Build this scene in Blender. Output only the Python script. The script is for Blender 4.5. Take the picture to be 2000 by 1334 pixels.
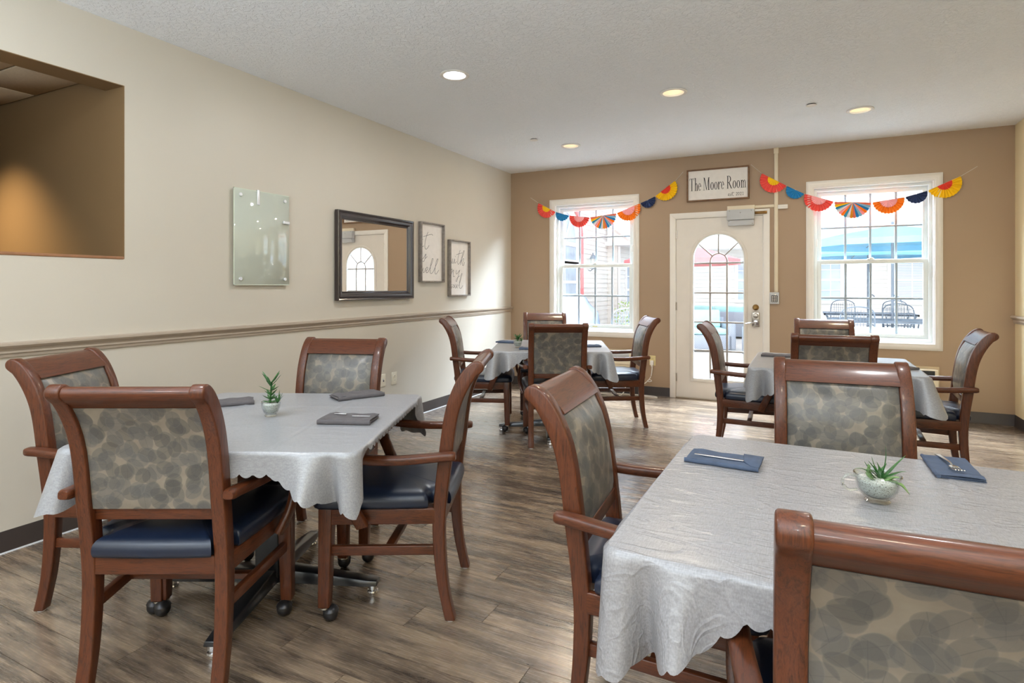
import bpy, bmesh, math, random
from mathutils import Vector, Matrix
for _o in list(bpy.data.objects): bpy.data.objects.remove(_o)
SC = bpy.context.scene
COL = SC.collection
PI = math.pi
random.seed(4)

# ------------------------------------------------------------------ camera
cam_d = bpy.data.cameras.new('camera'); cam = bpy.data.objects.new('camera', cam_d); COL.objects.link(cam)
cam.location = (3.425, -6.784, 1.28)
cam.rotation_euler = (PI / 2, 0, math.radians(26.686))
cam_d.sensor_width = 36; cam_d.lens = 36 * 1134 / 2000
cam_d.shift_y = -0.0545
cam_d.clip_start = 0.03; cam_d.clip_end = 200
SC.camera = cam

# ------------------------------------------------------------------ view
SC.view_settings.view_transform = 'Standard'; SC.view_settings.look = 'None'
SC.view_settings.gamma = 1; SC.view_settings.use_curve_mapping = False
SC.view_settings.exposure = 0.1
try:
    SC.cycles.max_bounces = 10; SC.cycles.diffuse_bounces = 6; SC.cycles.glossy_bounces = 5
    SC.cycles.transparent_max_bounces = 16; SC.cycles.transmission_bounces = 6
    SC.cycles.sample_clamp_indirect = 6; SC.cycles.caustics_reflective = False; SC.cycles.caustics_refractive = False
except Exception: pass

# ------------------------------------------------------------------ sky
W = bpy.data.worlds.new('sky'); SC.world = W; W.use_nodes = True
bg = W.node_tree.nodes['Background']
bg.inputs['Color'].default_value = (0.88, 0.94, 1.0, 1); bg.inputs['Strength'].default_value = 2.3

def lamp(name, kind, loc, rot, energy, color=(1, 1, 1), **kw):
    d = bpy.data.lights.new(name, kind); d.energy = energy; d.color = color
    for k, v in kw.items(): setattr(d, k, v)
    o = bpy.data.objects.new(name, d); o.location = loc; o.rotation_euler = rot; COL.objects.link(o)
    return o
# high soft sun over this building onto the courtyard beyond
lamp('sun', 'SUN', (0, -5, 12), (math.radians(40), 0, math.radians(-20)), 1.4, (1.0, 0.97, 0.92), angle=0.2)
# unseen fill lamp added behind the camera
lamp('rear_fill', 'AREA', (2.6, -9.35, 1.75), (math.radians(97), 0, 0), 20, (0.84, 0.93, 1.0), shape='RECTANGLE', size=4.4, size_y=1.5)
# unseen lamp added behind the camera, aimed up for bounced fill
lamp('ceiling_bounce_fill', 'AREA', (2.6, -8.0, 1.5), (math.radians(180), 0, 0), 222, (0.765, 0.89, 1.0), shape='RECTANGLE', size=4.2, size_y=2.4)
# unseen lamp added outside above the windows to strengthen daylight and floor glare
lamp('daylight_fill', 'AREA', (2.8, 1.25, 4.1), (math.radians(-72), 0, 0), 10500, (0.74, 0.86, 1.0), shape='RECTANGLE', size=8, size_y=2.3)

# ------------------------------------------------------------------ helpers
def tag(o, label=None, cat=None, group=None, kind=None):
    if label: o['label'] = label
    if cat: o['category'] = cat
    if group: o['group'] = group
    if kind: o['kind'] = kind
    return o
def empty(name, loc=(0, 0, 0), rz=0.0, parent=None):
    o = bpy.data.objects.new(name, None); o.empty_display_size = 0.1
    o.location = loc; o.rotation_euler = (0, 0, rz); COL.objects.link(o)
    if parent: o.parent = parent
    return o
def cr(P, n=6, closed=False):
    """Catmull-Rom through points"""
    P = [Vector(p) for p in P]; out = []; m = len(P)
    for i in range(m if closed else m - 1):
        if closed: a, b, c, d = P[i - 1], P[i], P[(i + 1) % m], P[(i + 2) % m]
        else: a, b, c, d = P[max(i - 1, 0)], P[i], P[i + 1], P[min(i + 2, m - 1)]
        for k in range(n):
            t = k / n
            out.append(0.5 * ((2 * b) + (c - a) * t + (2 * a - 5 * b + 4 * c - d) * t * t + (3 * b - a - 3 * c + d) * t ** 3))
    if not closed: out.append(P[-1])
    return out

class MB:
    def __init__(s): s.v = []; s.f = []; s.m = []
    def add(s, vs, fs, mi=0):
        n = len(s.v); s.v += [tuple(p) for p in vs]; s.f += [tuple(i + n for i in f) for f in fs]; s.m += [mi] * len(fs)
        return s
    def box(s, x0, x1, y0, y1, z0, z1, mi=0):
        return s.add([(x0,y0,z0),(x1,y0,z0),(x1,y1,z0),(x0,y1,z0),(x0,y0,z1),(x1,y0,z1),(x1,y1,z1),(x0,y1,z1)],
                     [(0,3,2,1),(4,5,6,7),(0,1,5,4),(1,2,6,5),(2,3,7,6),(3,0,4,7)], mi)
    def prism(s, poly, axis, a, b, mi=0):
        """poly in the two remaining axes, in order (x: y,z) (y: x,z) (z: x,y)"""
        def P(p, t):
            return {'x': (t, p[0], p[1]), 'y': (p[0], t, p[1]), 'z': (p[0], p[1], t)}[axis]
        n = len(poly)
        vs = [P(p, a) for p in poly] + [P(p, b) for p in poly]
        fs = [tuple(range(n)), tuple(range(2 * n - 1, n - 1, -1))] + [(i, (i + 1) % n, n + (i + 1) % n, n + i) for i in range(n)]
        return s.add(vs, fs, mi)
    def tube(s, pts, r, n=8, closed=False, sec=None, up=(0, 0, 1), mi=0, taper=None):
        """round tube, or with sec=[(a,b),...] a section swept with side/up axes"""
        pts = [Vector(p) for p in pts]; m = len(pts)
        base = sec or [(math.cos(2 * PI * k / n) * r, math.sin(2 * PI * k / n) * r) for k in range(n)]
        n = len(base); vs = []; up = Vector(up); prev = None
        for i, p in enumerate(pts):
            if closed: t = pts[(i + 1) % m] - pts[i - 1]
            else: t = pts[min(i + 1, m - 1)] - pts[max(i - 1, 0)]
            t.normalize()
            u = up
            if abs(t.dot(u)) > 0.95: u = Vector((1, 0, 0)) if prev is None else prev
            side = t.cross(u).normalized(); uu = side.cross(t).normalized(); prev = uu if sec is None else prev
            k = taper[i] if taper else 1
            vs += [p + side * a * k + uu * b * k for a, b in base]
        fs = []
        for i in range(m if closed else m - 1):
            j = (i + 1) % m
            fs += [(i * n + k, i * n + (k + 1) % n, j * n + (k + 1) % n, j * n + k) for k in range(n)]
        if not closed: fs += [tuple(range(n - 1, -1, -1)), tuple((m - 1) * n + k for k in range(n))]
        return s.add(vs, fs, mi)
    def lathe(s, prof, c=(0, 0, 0), n=24, mi=0, M=None):
        vs = []; m = len(prof)
        for r, z in prof:
            for k in range(n):
                a = 2 * PI * k / n; p = Vector((r * math.cos(a), r * math.sin(a), z))
                if M: p = M @ p
                vs.append(p + Vector(c))
        fs = [(i * n + k, i * n + (k + 1) % n, (i + 1) * n + (k + 1) % n, (i + 1) * n + k) for i in range(m - 1) for k in range(n)]
        return s.add(vs, fs, mi)
    def xf(s, M):
        s.v = [tuple(M @ Vector(p)) for p in s.v]; return s
    def build(s, name, mat, parent=None, loc=(0, 0, 0), rz=0, bevel=0, seg=2, smooth=True, ang=35, weld=True, kind=None, normals=True):
        me = bpy.data.meshes.new(name); bm = bmesh.new()
        vs = [bm.verts.new(p) for p in s.v]
        for f, mi in zip(s.f, s.m):
            g = []
            for i in f:
                if vs[i] not in g: g.append(vs[i])
            if len(g) > 2:
                try: bm.faces.new(g).material_index = mi
                except ValueError: pass
        if weld: bmesh.ops.remove_doubles(bm, verts=bm.verts, dist=1e-6)
        if normals: bmesh.ops.recalc_face_normals(bm, faces=bm.faces)
        if bevel:
            es = [e for e in bm.edges if len(e.link_faces) == 2 and e.calc_face_angle(0) > math.radians(ang)]
            bmesh.ops.bevel(bm, geom=es, offset=bevel, segments=seg, profile=0.5, affect='EDGES', clamp_overlap=True)
        bm.to_mesh(me); bm.free()
        if smooth:
            me.polygons.foreach_set('use_smooth', [True] * len(me.polygons))
            me.set_sharp_from_angle(angle=math.radians(ang if not bevel else 50))
        for mm in (mat if isinstance(mat, (list, tuple)) else [mat]): me.materials.append(mm)
        o = bpy.data.objects.new(name, me); o.location = loc; o.rotation_euler = (0, 0, rz); COL.objects.link(o)
        if parent: o.parent = parent
        if kind: o['kind'] = kind
        return o

def plate(outer, holes, axis, a, b, name, mat, parent=None, bevel=0, loc=(0, 0, 0)):
    """flat plate with real holes; outlines in the plane, a..b along axis"""
    bm = bmesh.new()
    def P(p, t): return {'x': (t, p[0], p[1]), 'y': (p[0], t, p[1]), 'z': (p[0], p[1], t)}[axis]
    es = []
    for loop in [outer] + holes:
        vs = [bm.verts.new(P(p, a)) for p in loop]
        es += [bm.edges.new((vs[i], vs[(i + 1) % len(vs)])) for i in range(len(vs))]
    bmesh.ops.triangle_fill(bm, use_beauty=True, use_dissolve=False, edges=es)
    r = bmesh.ops.extrude_face_region(bm, geom=bm.faces[:])
    d = Vector(P((0, 0), b - a))
    bmesh.ops.translate(bm, verts=[g for g in r['geom'] if isinstance(g, bmesh.types.BMVert)], vec=d)
    bmesh.ops.recalc_face_normals(bm, faces=bm.faces)
    me = bpy.data.meshes.new(name); bm.to_mesh(me); bm.free(); me.materials.append(mat)
    me.polygons.foreach_set('use_smooth', [True] * len(me.polygons)); me.set_sharp_from_angle(angle=math.radians(30))
    o = bpy.data.objects.new(name, me); o.location = loc; COL.objects.link(o)
    if parent: o.parent = parent
    return o
def rect(x0, x1, z0, z1): return [(x0, z0), (x1, z0), (x1, z1), (x0, z1)]
def circ(cx, cy, r, n=32, ry=None): return [(cx + r * math.cos(2 * PI * k / n), cy + (ry or r) * math.sin(2 * PI * k / n)) for k in range(n)]
def ring(p_out, p_in, y0, y1):
    n = len(p_out); vs = [(p[0], y0, p[1]) for p in p_out] + [(p[0], y0, p[1]) for p in p_in] + [(p[0], y1, p[1]) for p in p_out] + [(p[0], y1, p[1]) for p in p_in]
    fs = []
    for i in range(n):
        j = (i + 1) % n
        fs += [(i, j, n + j, n + i), (2 * n + i, 3 * n + i, 3 * n + j, 2 * n + j), (i, 2 * n + i, 2 * n + j, j), (n + i, n + j, 3 * n + j, 3 * n + i)]
    return MB().add(vs, fs)
def kids(o): return [c for c in bpy.data.objects if c.parent == o]
_km = {}
def copy_tree(o, kmap, parent=None):
    c = o.copy(); COL.objects.link(c)
    if parent:
        c.parent = parent
        for kk in ('label',):
            pass
    for ch in kmap.get(o.name, []): copy_tree(ch, kmap, c)
    return c
def child_map():
    k = {}
    for o in bpy.data.objects:
        if o.parent: k.setdefault(o.parent.name, []).append(o)
    return k

# ------------------------------------------------------------------ materials
class N:
    def __init__(s, name):
        s.mat = bpy.data.materials.new(name); s.mat.use_nodes = True; s.t = s.mat.node_tree
        s.b = s.t.nodes['Principled BSDF']; s.out = s.t.nodes['Material Output']
    def n(s, ty, **kw):
        o = s.t.nodes.new(ty)
        for k, v in kw.items():
            if k.startswith('i_'):
                key = k[2:]; key = int(key) if key.isdigit() else key
                s.set(o, key, v)
            else: setattr(o, k, v)
        return o
    def set(s, o, key, v):
        if isinstance(v, bpy.types.NodeSocket): s.t.links.new(v, o.inputs[key])
        else: o.inputs[key].default_value = v
    def math(s, op, a, b=None, c=None, clamp=False):
        o = s.t.nodes.new('ShaderNodeMath'); o.operation = op; o.use_clamp = clamp
        for i, v in enumerate((a, b, c)):
            if v is not None: s.set(o, i, v)
        return o.outputs[0]
    def vmath(s, op, a, b=None):
        o = s.t.nodes.new('ShaderNodeVectorMath'); o.operation = op
        s.set(o, 0, a)
        if b is not None: s.set(o, 1, b)
        return o.outputs[0]
    def mix(s, f, a, b, mode='MIX'):
        o = s.t.nodes.new('ShaderNodeMix'); o.data_type = 'RGBA'; o.blend_type = mode
        s.set(o, 0, f); s.set(o, 6, a); s.set(o, 7, b); return o.outputs[2]
    def noise(s, vec, scale, detail=3, rough=0.5, dist=0):
        o = s.n('ShaderNodeTexNoise'); s.set(o, 'Vector', vec); o.inputs['Scale'].default_value = scale
        o.inputs['Detail'].default_value = detail; o.inputs['Roughness'].default_value = rough; o.inputs['Distortion'].default_value = dist
        return o.outputs[0]
    def ramp(s, f, stops):
        o = s.n('ShaderNodeValToRGB'); s.set(o, 0, f); e = o.color_ramp.elements
        while len(e) < len(stops): e.new(0.5)
        for i, (p, c) in enumerate(stops): e[i].position = p; e[i].color = (*c, 1) if len(c) == 3 else c
        return o.outputs[0]
    def maprange(s, v, a, b, c=0, d=1):
        o = s.n('ShaderNodeMapRange'); s.set(o, 0, v)
        for i, x in enumerate((a, b, c, d)): o.inputs[i + 1].default_value = x
        return o.outputs[0]
    def bump(s, h, strength=0.2, dist=0.01):
        o = s.n('ShaderNodeBump'); s.set(o, 'Height', h); o.inputs['Strength'].default_value = strength; o.inputs['Distance'].default_value = dist
        s.t.links.new(o.outputs[0], s.b.inputs['Normal']); return o
    def coord(s, which='Object'): return s.n('ShaderNodeTexCoord').outputs[which]
    def scale(s, vec, sc, rot=(0, 0, 0), loc=(0, 0, 0)):
        o = s.n('ShaderNodeMapping'); s.set(o, 0, vec); o.inputs['Scale'].default_value = sc
        o.inputs['Rotation'].default_value = rot; o.inputs['Location'].default_value = loc; return o.outputs[0]
def pbr(name, col, rough=0.5, metal=0, spec=0.5, coat=0, coatr=0.1, var=0.05, nscale=8, bump=0, bscale=120, emit=None, es=0, sheen=0):
    m = N(name); b = m.b
    c = m.coord()
    nz = m.noise(c, nscale, 3)
    lo = tuple(x * (1 - var) for x in col); hi = tuple(min(1, x * (1 + var)) for x in col)
    b.inputs['Base Color'].default_value = (*col, 1)
    m.set(b, 'Base Color', m.ramp(nz, [(0.3, lo), (0.7, hi)]))
    b.inputs['Roughness'].default_value = rough; b.inputs['Metallic'].default_value = metal
    b.inputs['Specular IOR Level'].default_value = spec
    b.inputs['Coat Weight'].default_value = coat; b.inputs['Coat Roughness'].default_value = coatr
    if sheen: b.inputs['Sheen Weight'].default_value = sheen
    if bump: m.bump(m.noise(c, bscale, 3), bump, 0.002)
    if emit: b.inputs['Emission Color'].default_value = (*emit, 1); b.inputs['Emission Strength'].default_value = es
    return m.mat
def srgb(r, g, b):
    f = lambda v: ((v / 255 + 0.055) / 1.055) ** 2.4 if v > 10 else v / 255 / 12.92
    return (f(r), f(g), f(b))

def m_wood(name, base, dark, rot):
    m = N(name); c = m.coord(); r = m.n('ShaderNodeObjectInfo').outputs['Random']
    off = m.vmath('ADD', c, m.n('ShaderNodeCombineXYZ', i_0=m.math('MULTIPLY', r, 7.0), i_1=m.math('MULTIPLY', r, 3.0)).outputs[0])
    v = m.scale(off, rot)
    g = m.noise(v, 6, 5, 0.6, 1.2); g2 = m.noise(m.scale(off, tuple(x * 5 for x in rot)), 8, 2, 0.6)
    f = m.math('ADD', m.math('MULTIPLY', g, 0.75), m.math('MULTIPLY', g2, 0.25))
    m.set(m.b, 'Base Color', m.ramp(f, [(0.3, dark), (0.52, base), (0.75, tuple(min(1, x * 1.35) for x in base))]))
    m.b.inputs['Roughness'].default_value = 0.4; m.b.inputs['Specular IOR Level'].default_value = 0.35; m.b.inputs['Coat Weight'].default_value = 0.35; m.b.inputs['Coat Roughness'].default_value = 0.14
    m.bump(g2, 0.04, 0.002); return m.mat

def m_leaf():
    m = N('leaf_print_vinyl'); c = m.coord(); r = m.n('ShaderNodeObjectInfo').outputs['Random']
    sp = m.n('ShaderNodeSeparateXYZ', i_0=c)
    base = m.n('ShaderNodeCombineXYZ', i_0=m.math('ADD', sp.outputs[0], m.math('MULTIPLY', r, 5.0)), i_1=m.math('ADD', sp.outputs[2], m.math('MULTIPLY', r, 9.0))).outputs[0]
    col = m.ramp(m.noise(base, 20, 3), [(0.3, (0.20, 0.17, 0.132)), (0.7, (0.265, 0.228, 0.18))])
    for k, (rot, off, S) in enumerate([(0.3, (0, 0, 0), 14.5), (1.4, (3.3, 1.7, 0), 15.5), (2.5, (7.1, 4.2, 0), 14), (0.9, (1.9, 8.2, 0), 15)]):
        v = m.scale(base, (S, S, 1), (0, 0, rot), off)
        vo = m.n('ShaderNodeTexVoronoi', voronoi_dimensions='2D', i_Randomness=0.55, i_Scale=1.0); m.set(vo, 'Vector', v)
        d = m.vmath('SUBTRACT', v, vo.outputs['Position'])
        cs = m.n('ShaderNodeSeparateXYZ', i_0=vo.outputs['Color'])
        vr = m.n('ShaderNodeVectorRotate', rotation_type='Z_AXIS'); m.set(vr, 'Vector', d); m.set(vr, 'Angle', m.math('MULTIPLY', cs.outputs[0], 6.283))
        q = m.n('ShaderNodeSeparateXYZ', i_0=vr.outputs[0]); x, y = q.outputs[0], q.outputs[1]
        ay = m.math('ABSOLUTE', y)
        # leaf: narrower towards one end
        wy = m.math('SUBTRACT', 0.335, m.math('MULTIPLY', x, 0.14))
        e = m.math('ADD', m.math('POWER', m.math('ABSOLUTE', m.math('DIVIDE', x, 0.43)), 2.2), m.math('POWER', m.math('DIVIDE', ay, wy), 2.0))
        mask = m.maprange(e, 1.0, 0.9)
        rim = m.math('MULTIPLY', m.maprange(e, 0.78, 0.98), mask)
        mid = m.math('MULTIPLY', m.maprange(ay, 0.016, 0.004), mask)
        side = m.math('PINGPONG', m.math('SUBTRACT', m.math('MULTIPLY', x, 1.0), m.math('MULTIPLY', ay, 1.1)), 0.075)
        sv = m.math('MULTIPLY', m.maprange(side, 0.012, 0.002), mask)
        leafc = m.mix(cs.outputs[1], (0.05, 0.051, 0.050, 1), (0.115, 0.114, 0.112, 1))
        col = m.mix(m.math('MULTIPLY', mask, 0.50), col, leafc)
        col = m.mix(m.math('MULTIPLY', mid, 0.35), col, (0.06, 0.06, 0.06, 1))
        col = m.mix(m.math('MULTIPLY', sv, 0.10), col, (0.07, 0.07, 0.07, 1))
        col = m.mix(m.math('MULTIPLY', rim, 0.10), col, (0.5, 0.45, 0.36, 1))
    m.set(m.b, 'Base Color', col)
    m.b.inputs['Roughness'].default_value = 0.38; m.b.inputs['Coat Weight'].default_value = 0.3; m.b.inputs['Coat Roughness'].default_value = 0.25
    m.bump(m.noise(c, 400, 2), 0.05, 0.001); return m.mat

def m_plank():
    m = N('vinyl_plank'); c = m.coord(); r = m.n('ShaderNodeObjectInfo').outputs['Random']
    off = m.vmath('ADD', c, m.n('ShaderNodeCombineXYZ', i_0=m.math('MULTIPLY', r, 37.0), i_1=m.math('MULTIPLY', r, 91.0)).outputs[0])
    streak = m.noise(m.scale(off, (1.3, 11, 1)), 1.6, 5, 0.62, 0.5)
    grain = m.noise(m.scale(off, (5, 110, 1)), 2.0, 4, 0.6)
    saw = m.noise(m.scale(off, (70, 5, 1)), 1.5, 3, 0.6)
    f = m.math('ADD', m.math('MULTIPLY', streak, 0.72), m.math('ADD', m.math('MULTIPLY', grain, 0.24), m.math('MULTIPLY', saw, 0.09)))
    f = m.math('ADD', f, m.math('MULTIPLY', m.math('SUBTRACT', r, 0.5), 0.10))
    m.set(m.b, 'Base Color', m.ramp(f, [(0.36, (0.055, 0.039, 0.029)), (0.47, (0.130, 0.094, 0.067)), (0.55, (0.23, 0.165, 0.113)), (0.64, (0.35, 0.255, 0.17))]))
    m.set(m.b, 'Roughness', m.maprange(grain, 0.3, 0.7, 0.20, 0.32))
    m.b.inputs['Specular IOR Level'].default_value = 1.0; m.b.inputs['Coat Weight'].default_value = 0.6; m.b.inputs['Coat Roughness'].default_value = 0.22
    m.bump(m.math('ADD', grain, m.math('MULTIPLY', saw, 0.2)), 0.05, 0.001); return m.mat

def m_cloth(name, col, rough, wrk=0.09):
    m = N(name); c = m.coord()
    sp = m.n('ShaderNodeSeparateXYZ', i_0=c)
    w1 = m.n('ShaderNodeTexWave', wave_type='BANDS', bands_direction='X', i_Scale=180.0, i_Distortion=1.5); m.set(w1, 'Vector', c)
    w2 = m.n('ShaderNodeTexWave', wave_type='BANDS', bands_direction='Y', i_Scale=180.0, i_Distortion=1.5); m.set(w2, 'Vector', c)
    fib = m.noise(m.scale(c, (60, 400, 200)), 1, 2); fib2 = m.noise(m.scale(c, (400, 60, 200)), 1, 2)
    f = m.math('MULTIPLY', m.math('ADD', fib, fib2), 0.5)
    m.set(m.b, 'Base Color', m.ramp(f, [(0.35, tuple(x * 0.80 for x in col)), (0.65, tuple(min(1, x * 1.12) for x in col))]))
    m.b.inputs['Roughness'].default_value = rough
    m.b.inputs['Specular IOR Level'].default_value = 0.65
    m.b.inputs['Coat Weight'].default_value = 0.12; m.b.inputs['Coat Roughness'].default_value = 0.28
    wr = m.noise(m.scale(c, (4, 14, 6)), 2.2, 3, 0.55, 0.6)
    if wrk > 0.1:
        rd = m.math('ABSOLUTE', m.math('SUBTRACT', m.noise(m.scale(c, (3, 11, 5)), 1.6, 2, 0.5, 1.2), 0.5)); wr = m.math('ADD', m.math('MULTIPLY', wr, 0.5), m.maprange(rd, 0.0, 0.05, 0.55, 0.0))
    m.bump(m.math('ADD', m.math('MULTIPLY', wr, 1.0), m.math('MULTIPLY', f, 0.02)), wrk, 0.02 if wrk < 0.1 else 0.012)
    return m.mat

def m_ceiling():
    m = N('knockdown_ceiling'); c = m.coord()
    m.b.inputs['Base Color'].default_value = (0.91, 0.93, 0.96, 1); m.b.inputs['Roughness'].default_value = 0.9
    a = m.noise(c, 38, 4, 0.6, 0.8); t = m.maprange(a, 0.45, 0.6)
    m.bump(m.math('ADD', t, m.math('MULTIPLY', m.noise(c, 150, 2), 0.3)), 0.6, 0.007); return m.mat
def m_wall(name, col):
    m = N(name); c = m.coord()
    m.set(m.b, 'Base Color', m.ramp(m.noise(c, 1.3, 3), [(0.3, tuple(x * 0.975 for x in col)), (0.7, tuple(min(1, x * 1.02) for x in col))]))
    m.b.inputs['Roughness'].default_value = 0.42; m.b.inputs['Specular IOR Level'].default_value = 0.3
    m.bump(m.noise(c, 90, 4, 0.6), 0.07, 0.003); return m.mat
def m_siding():
    m = N('lap_siding'); c = m.coord()
    m.set(m.b, 'Base Color', m.ramp(m.noise(c, 3, 2), [(0.3, (0.70, 0.68, 0.66)), (0.7, (0.76, 0.74, 0.72))])); m.b.inputs['Roughness'].default_value = 0.7; return m.mat
def m_roof():
    m = N('asphalt_shingle'); c = m.coord()
    br = m.n('ShaderNodeTexBrick', i_Scale=1.0); m.set(br, 'Vector', m.scale(c, (1, 1, 1)))
    br.inputs['Color1'].default_value = (0.66, 0.60, 0.57, 1); br.inputs['Color2'].default_value = (0.78, 0.74, 0.72, 1); br.inputs['Mortar'].default_value = (0.55, 0.50, 0.48, 1)
    br.inputs['Mortar Size'].default_value = 0.012; br.inputs['Brick Width'].default_value = 0.33; br.inputs['Row Height'].default_value = 0.14
    m.set(m.b, 'Base Color', br.outputs[0]); m.b.inputs['Roughness'].default_value = 0.9; return m.mat
def m_glass(name, tint=(1, 1, 1), gloss=1.0):
    m = N(name); t = m.t
    tr = m.n('ShaderNodeBsdfTransparent'); tr.inputs[0].default_value = (*tint, 1)
    gl = m.n('ShaderNodeBsdfGlossy'); gl.inputs['Roughness'].default_value = 0.02
    fr = m.n('ShaderNodeLayerWeight'); fr.inputs[0].default_value = 0.5; fc = m.math('ADD', 0.035, m.math('MULTIPLY', m.math('POWER', fr.outputs[1], 4.0), 0.85))
    mx = m.n('ShaderNodeMixShader'); m.set(mx, 0, m.math('MULTIPLY', fc, gloss, clamp=True)); m.set(mx, 1, tr.outputs[0]); m.set(mx, 2, gl.outputs[0])
    t.links.new(mx.outputs[0], m.out.inputs[0]); return m.mat
def m_gravel():
    m = N('white_gravel'); c = m.coord()
    v = m.n('ShaderNodeTexVoronoi', i_Scale=480.0); m.set(v, 'Vector', c)
    cs = m.n('ShaderNodeSeparateXYZ', i_0=v.outputs['Color'])
    m.set(m.b, 'Base Color', m.ramp(cs.outputs[0], [(0.04, (0.22, 0.18, 0.14)), (0.12, (0.62, 0.58, 0.52)), (0.6, (0.85, 0.83, 0.79))]))
    m.b.inputs['Roughness'].default_value = 0.7; m.bump(v.outputs['Distance'], 0.6, 0.003); return m.mat
def m_green(name, a, b2):
    m = N(name); c = m.coord()
    m.set(m.b, 'Base Color', m.ramp(m.noise(c, 60, 3), [(0.3, a), (0.7, b2)])); m.b.inputs['Roughness'].default_value = 0.4
    m.b.inputs['Subsurface Weight'].default_value = 0.0; return m.mat

WOOD = m_wood('mahogany_upright', srgb(93, 48, 25), srgb(48, 25, 14), (26, 26, 2.2))
WOODX = m_wood('mahogany_across', srgb(93, 48, 25), srgb(48, 25, 14), (2.2, 26, 26))
WOODY = m_wood('mahogany_lengthwise', srgb(93, 48, 25), srgb(48, 25, 14), (26, 2.2, 26))
LEAF = m_leaf()
NAVY = pbr('navy_vinyl', (0.008, 0.015, 0.036), 0.34, var=0.1, coat=0.2, coatr=0.28, bump=0.12, bscale=500)
BLACK = pbr('black_enamel', (0.012, 0.012, 0.014), 0.3, coat=0.5, coatr=0.15)
BRONZE = pbr('dark_bronze', (0.035, 0.033, 0.035), 0.3, metal=0.6)
CHROME = pbr('chrome', (0.75, 0.75, 0.77), 0.15, metal=1, var=0.02)
GLIDE = pbr('white_nylon', (0.75, 0.75, 0.78), 0.4)
PLANK = m_plank()
SUBF = pbr('dark_underlay', (0.02, 0.016, 0.013), 0.9)
CEIL = m_ceiling()
CREAM = m_wall('cream_paint', srgb(207, 200, 187))
CREAMR = m_wall('yellow_cream_paint', srgb(236, 219, 180))
TAUPE = m_wall('taupe_paint', srgb(168, 144, 120))
TAN = m_wall('tan_paint', srgb(138, 112, 80))
RAIL = pbr('taupe_rail_paint', srgb(172, 158, 142), 0.35, var=0.03)
BASEB = pbr('dark_vinyl_base', srgb(58, 50, 47), 0.4, var=0.08)
WHITE = pbr('white_trim_paint', srgb(236, 232, 226), 0.35, var=0.015)
VINYL = pbr('white_vinyl', srgb(232, 238, 238), 0.35, var=0.01)
DOORP = pbr('door_paint', srgb(226, 220, 212), 0.38, var=0.02)
MUNT = pbr('grille_bar_backlit_grey', srgb(160, 172, 182), 0.45, var=0.02)  # grey puts the shade of bars seen against daylight into the colour
MUNTD = pbr('door_grille_backlit_grey', srgb(160, 154, 148), 0.45, var=0.02)  # backlit tone of the door bars painted into their colour
GLASS = m_glass('window_glass', (0.97, 0.99, 1.0), 1.0)
BEIGE = pbr('beige_plastic', srgb(226, 214, 190), 0.4, var=0.02)
IVORY = pbr('ivory_plastic', srgb(232, 226, 208), 0.35, var=0.02)
GREYM = pbr('grey_metal', srgb(190, 192, 195), 0.4, var=0.03)
BRASS = pbr('aged_brass', srgb(150, 118, 70), 0.3, metal=0.9)
SATIN = pbr('satin_aluminium', srgb(232, 234, 238), 0.35, metal=0.35)
NICKEL = pbr('satin_nickel', srgb(190, 182, 172), 0.25, metal=1)
CLOTHA = m_cloth('grey_tablecloth', (0.325, 0.33, 0.35), 0.34)
CLOTHD = m_cloth('taupe_tablecloth', (0.335, 0.33, 0.345), 0.27, 0.22)
NAPG = pbr('charcoal_napkin', srgb(92, 88, 90), 0.85, var=0.12, nscale=40, bump=0.25, bscale=600)
NAPB = pbr('slate_blue_napkin', srgb(74, 87, 110), 0.85, var=0.12, nscale=40, bump=0.25, bscale=600)
STEEL = pbr('stainless_steel', (0.72, 0.72, 0.73), 0.18, metal=1, var=0.02)
CUPG = m_glass('cup_glass', (0.93, 0.96, 0.95), 2.6)
GRAV = m_gravel()
GRN = m_green('dark_leaf_green', (0.018, 0.075, 0.02), (0.06, 0.19, 0.045))
GRN2 = m_green('pale_leaf_green', (0.12, 0.24, 0.07), (0.25, 0.40, 0.16))
ESP = pbr('espresso_frame', srgb(48, 38, 38), 0.28, coat=0.5, var=0.15)
MIRR = N('mirror_silver'); MIRR.b.inputs['Base Color'].default_value = (0.93, 0.93, 0.93, 1); MIRR.b.inputs['Metallic'].default_value = 1; MIRR.b.inputs['Roughness'].default_value = 0.01; MIRR = MIRR.mat
GWOOD = pbr('weathered_grey_wood', srgb(140, 132, 126), 0.6, var=0.2, nscale=30)
BOARDW = pbr('whitewashed_board', srgb(238, 234, 230), 0.6, var=0.03, nscale=20)
INK = pbr('ink', srgb(60, 64, 76), 0.6)
INKB = pbr('black_paint', srgb(34, 34, 36), 0.6)
BWOOD = pbr('rustic_brown_wood', srgb(120, 88, 62), 0.6, var=0.25, nscale=25)
GBOARD = N('frosted_green_glass')
GBOARD.b.inputs['Base Color'].default_value = (*srgb(196, 202, 190), 1); GBOARD.b.inputs['Roughness'].default_value = 0.03; GBOARD.b.inputs['IOR'].default_value = 1.6
GBOARD.b.inputs['Coat Weight'].default_value = 1.0; GBOARD.b.inputs['Coat Roughness'].default_value = 0.01; GBOARD = GBOARD.mat
GEDGE = pbr('glass_edge', srgb(214, 222, 206), 0.2)
OAK = pbr('oak_sill', srgb(158, 112, 80), 0.45, var=0.15, nscale=20)
TILE = pbr('ceiling_tile', srgb(205, 185, 155), 0.9, var=0.05, nscale=60, bump=0.4, bscale=180)
LENS_C = pbr('cool_lens', (1, 1, 1), 0.4, emit=(0.93, 0.97, 1.0), es=9.0)
LENS_W = pbr('warm_lens', (1, 1, 1), 0.4, emit=(1.0, 0.86, 0.64), es=4.0)
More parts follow.
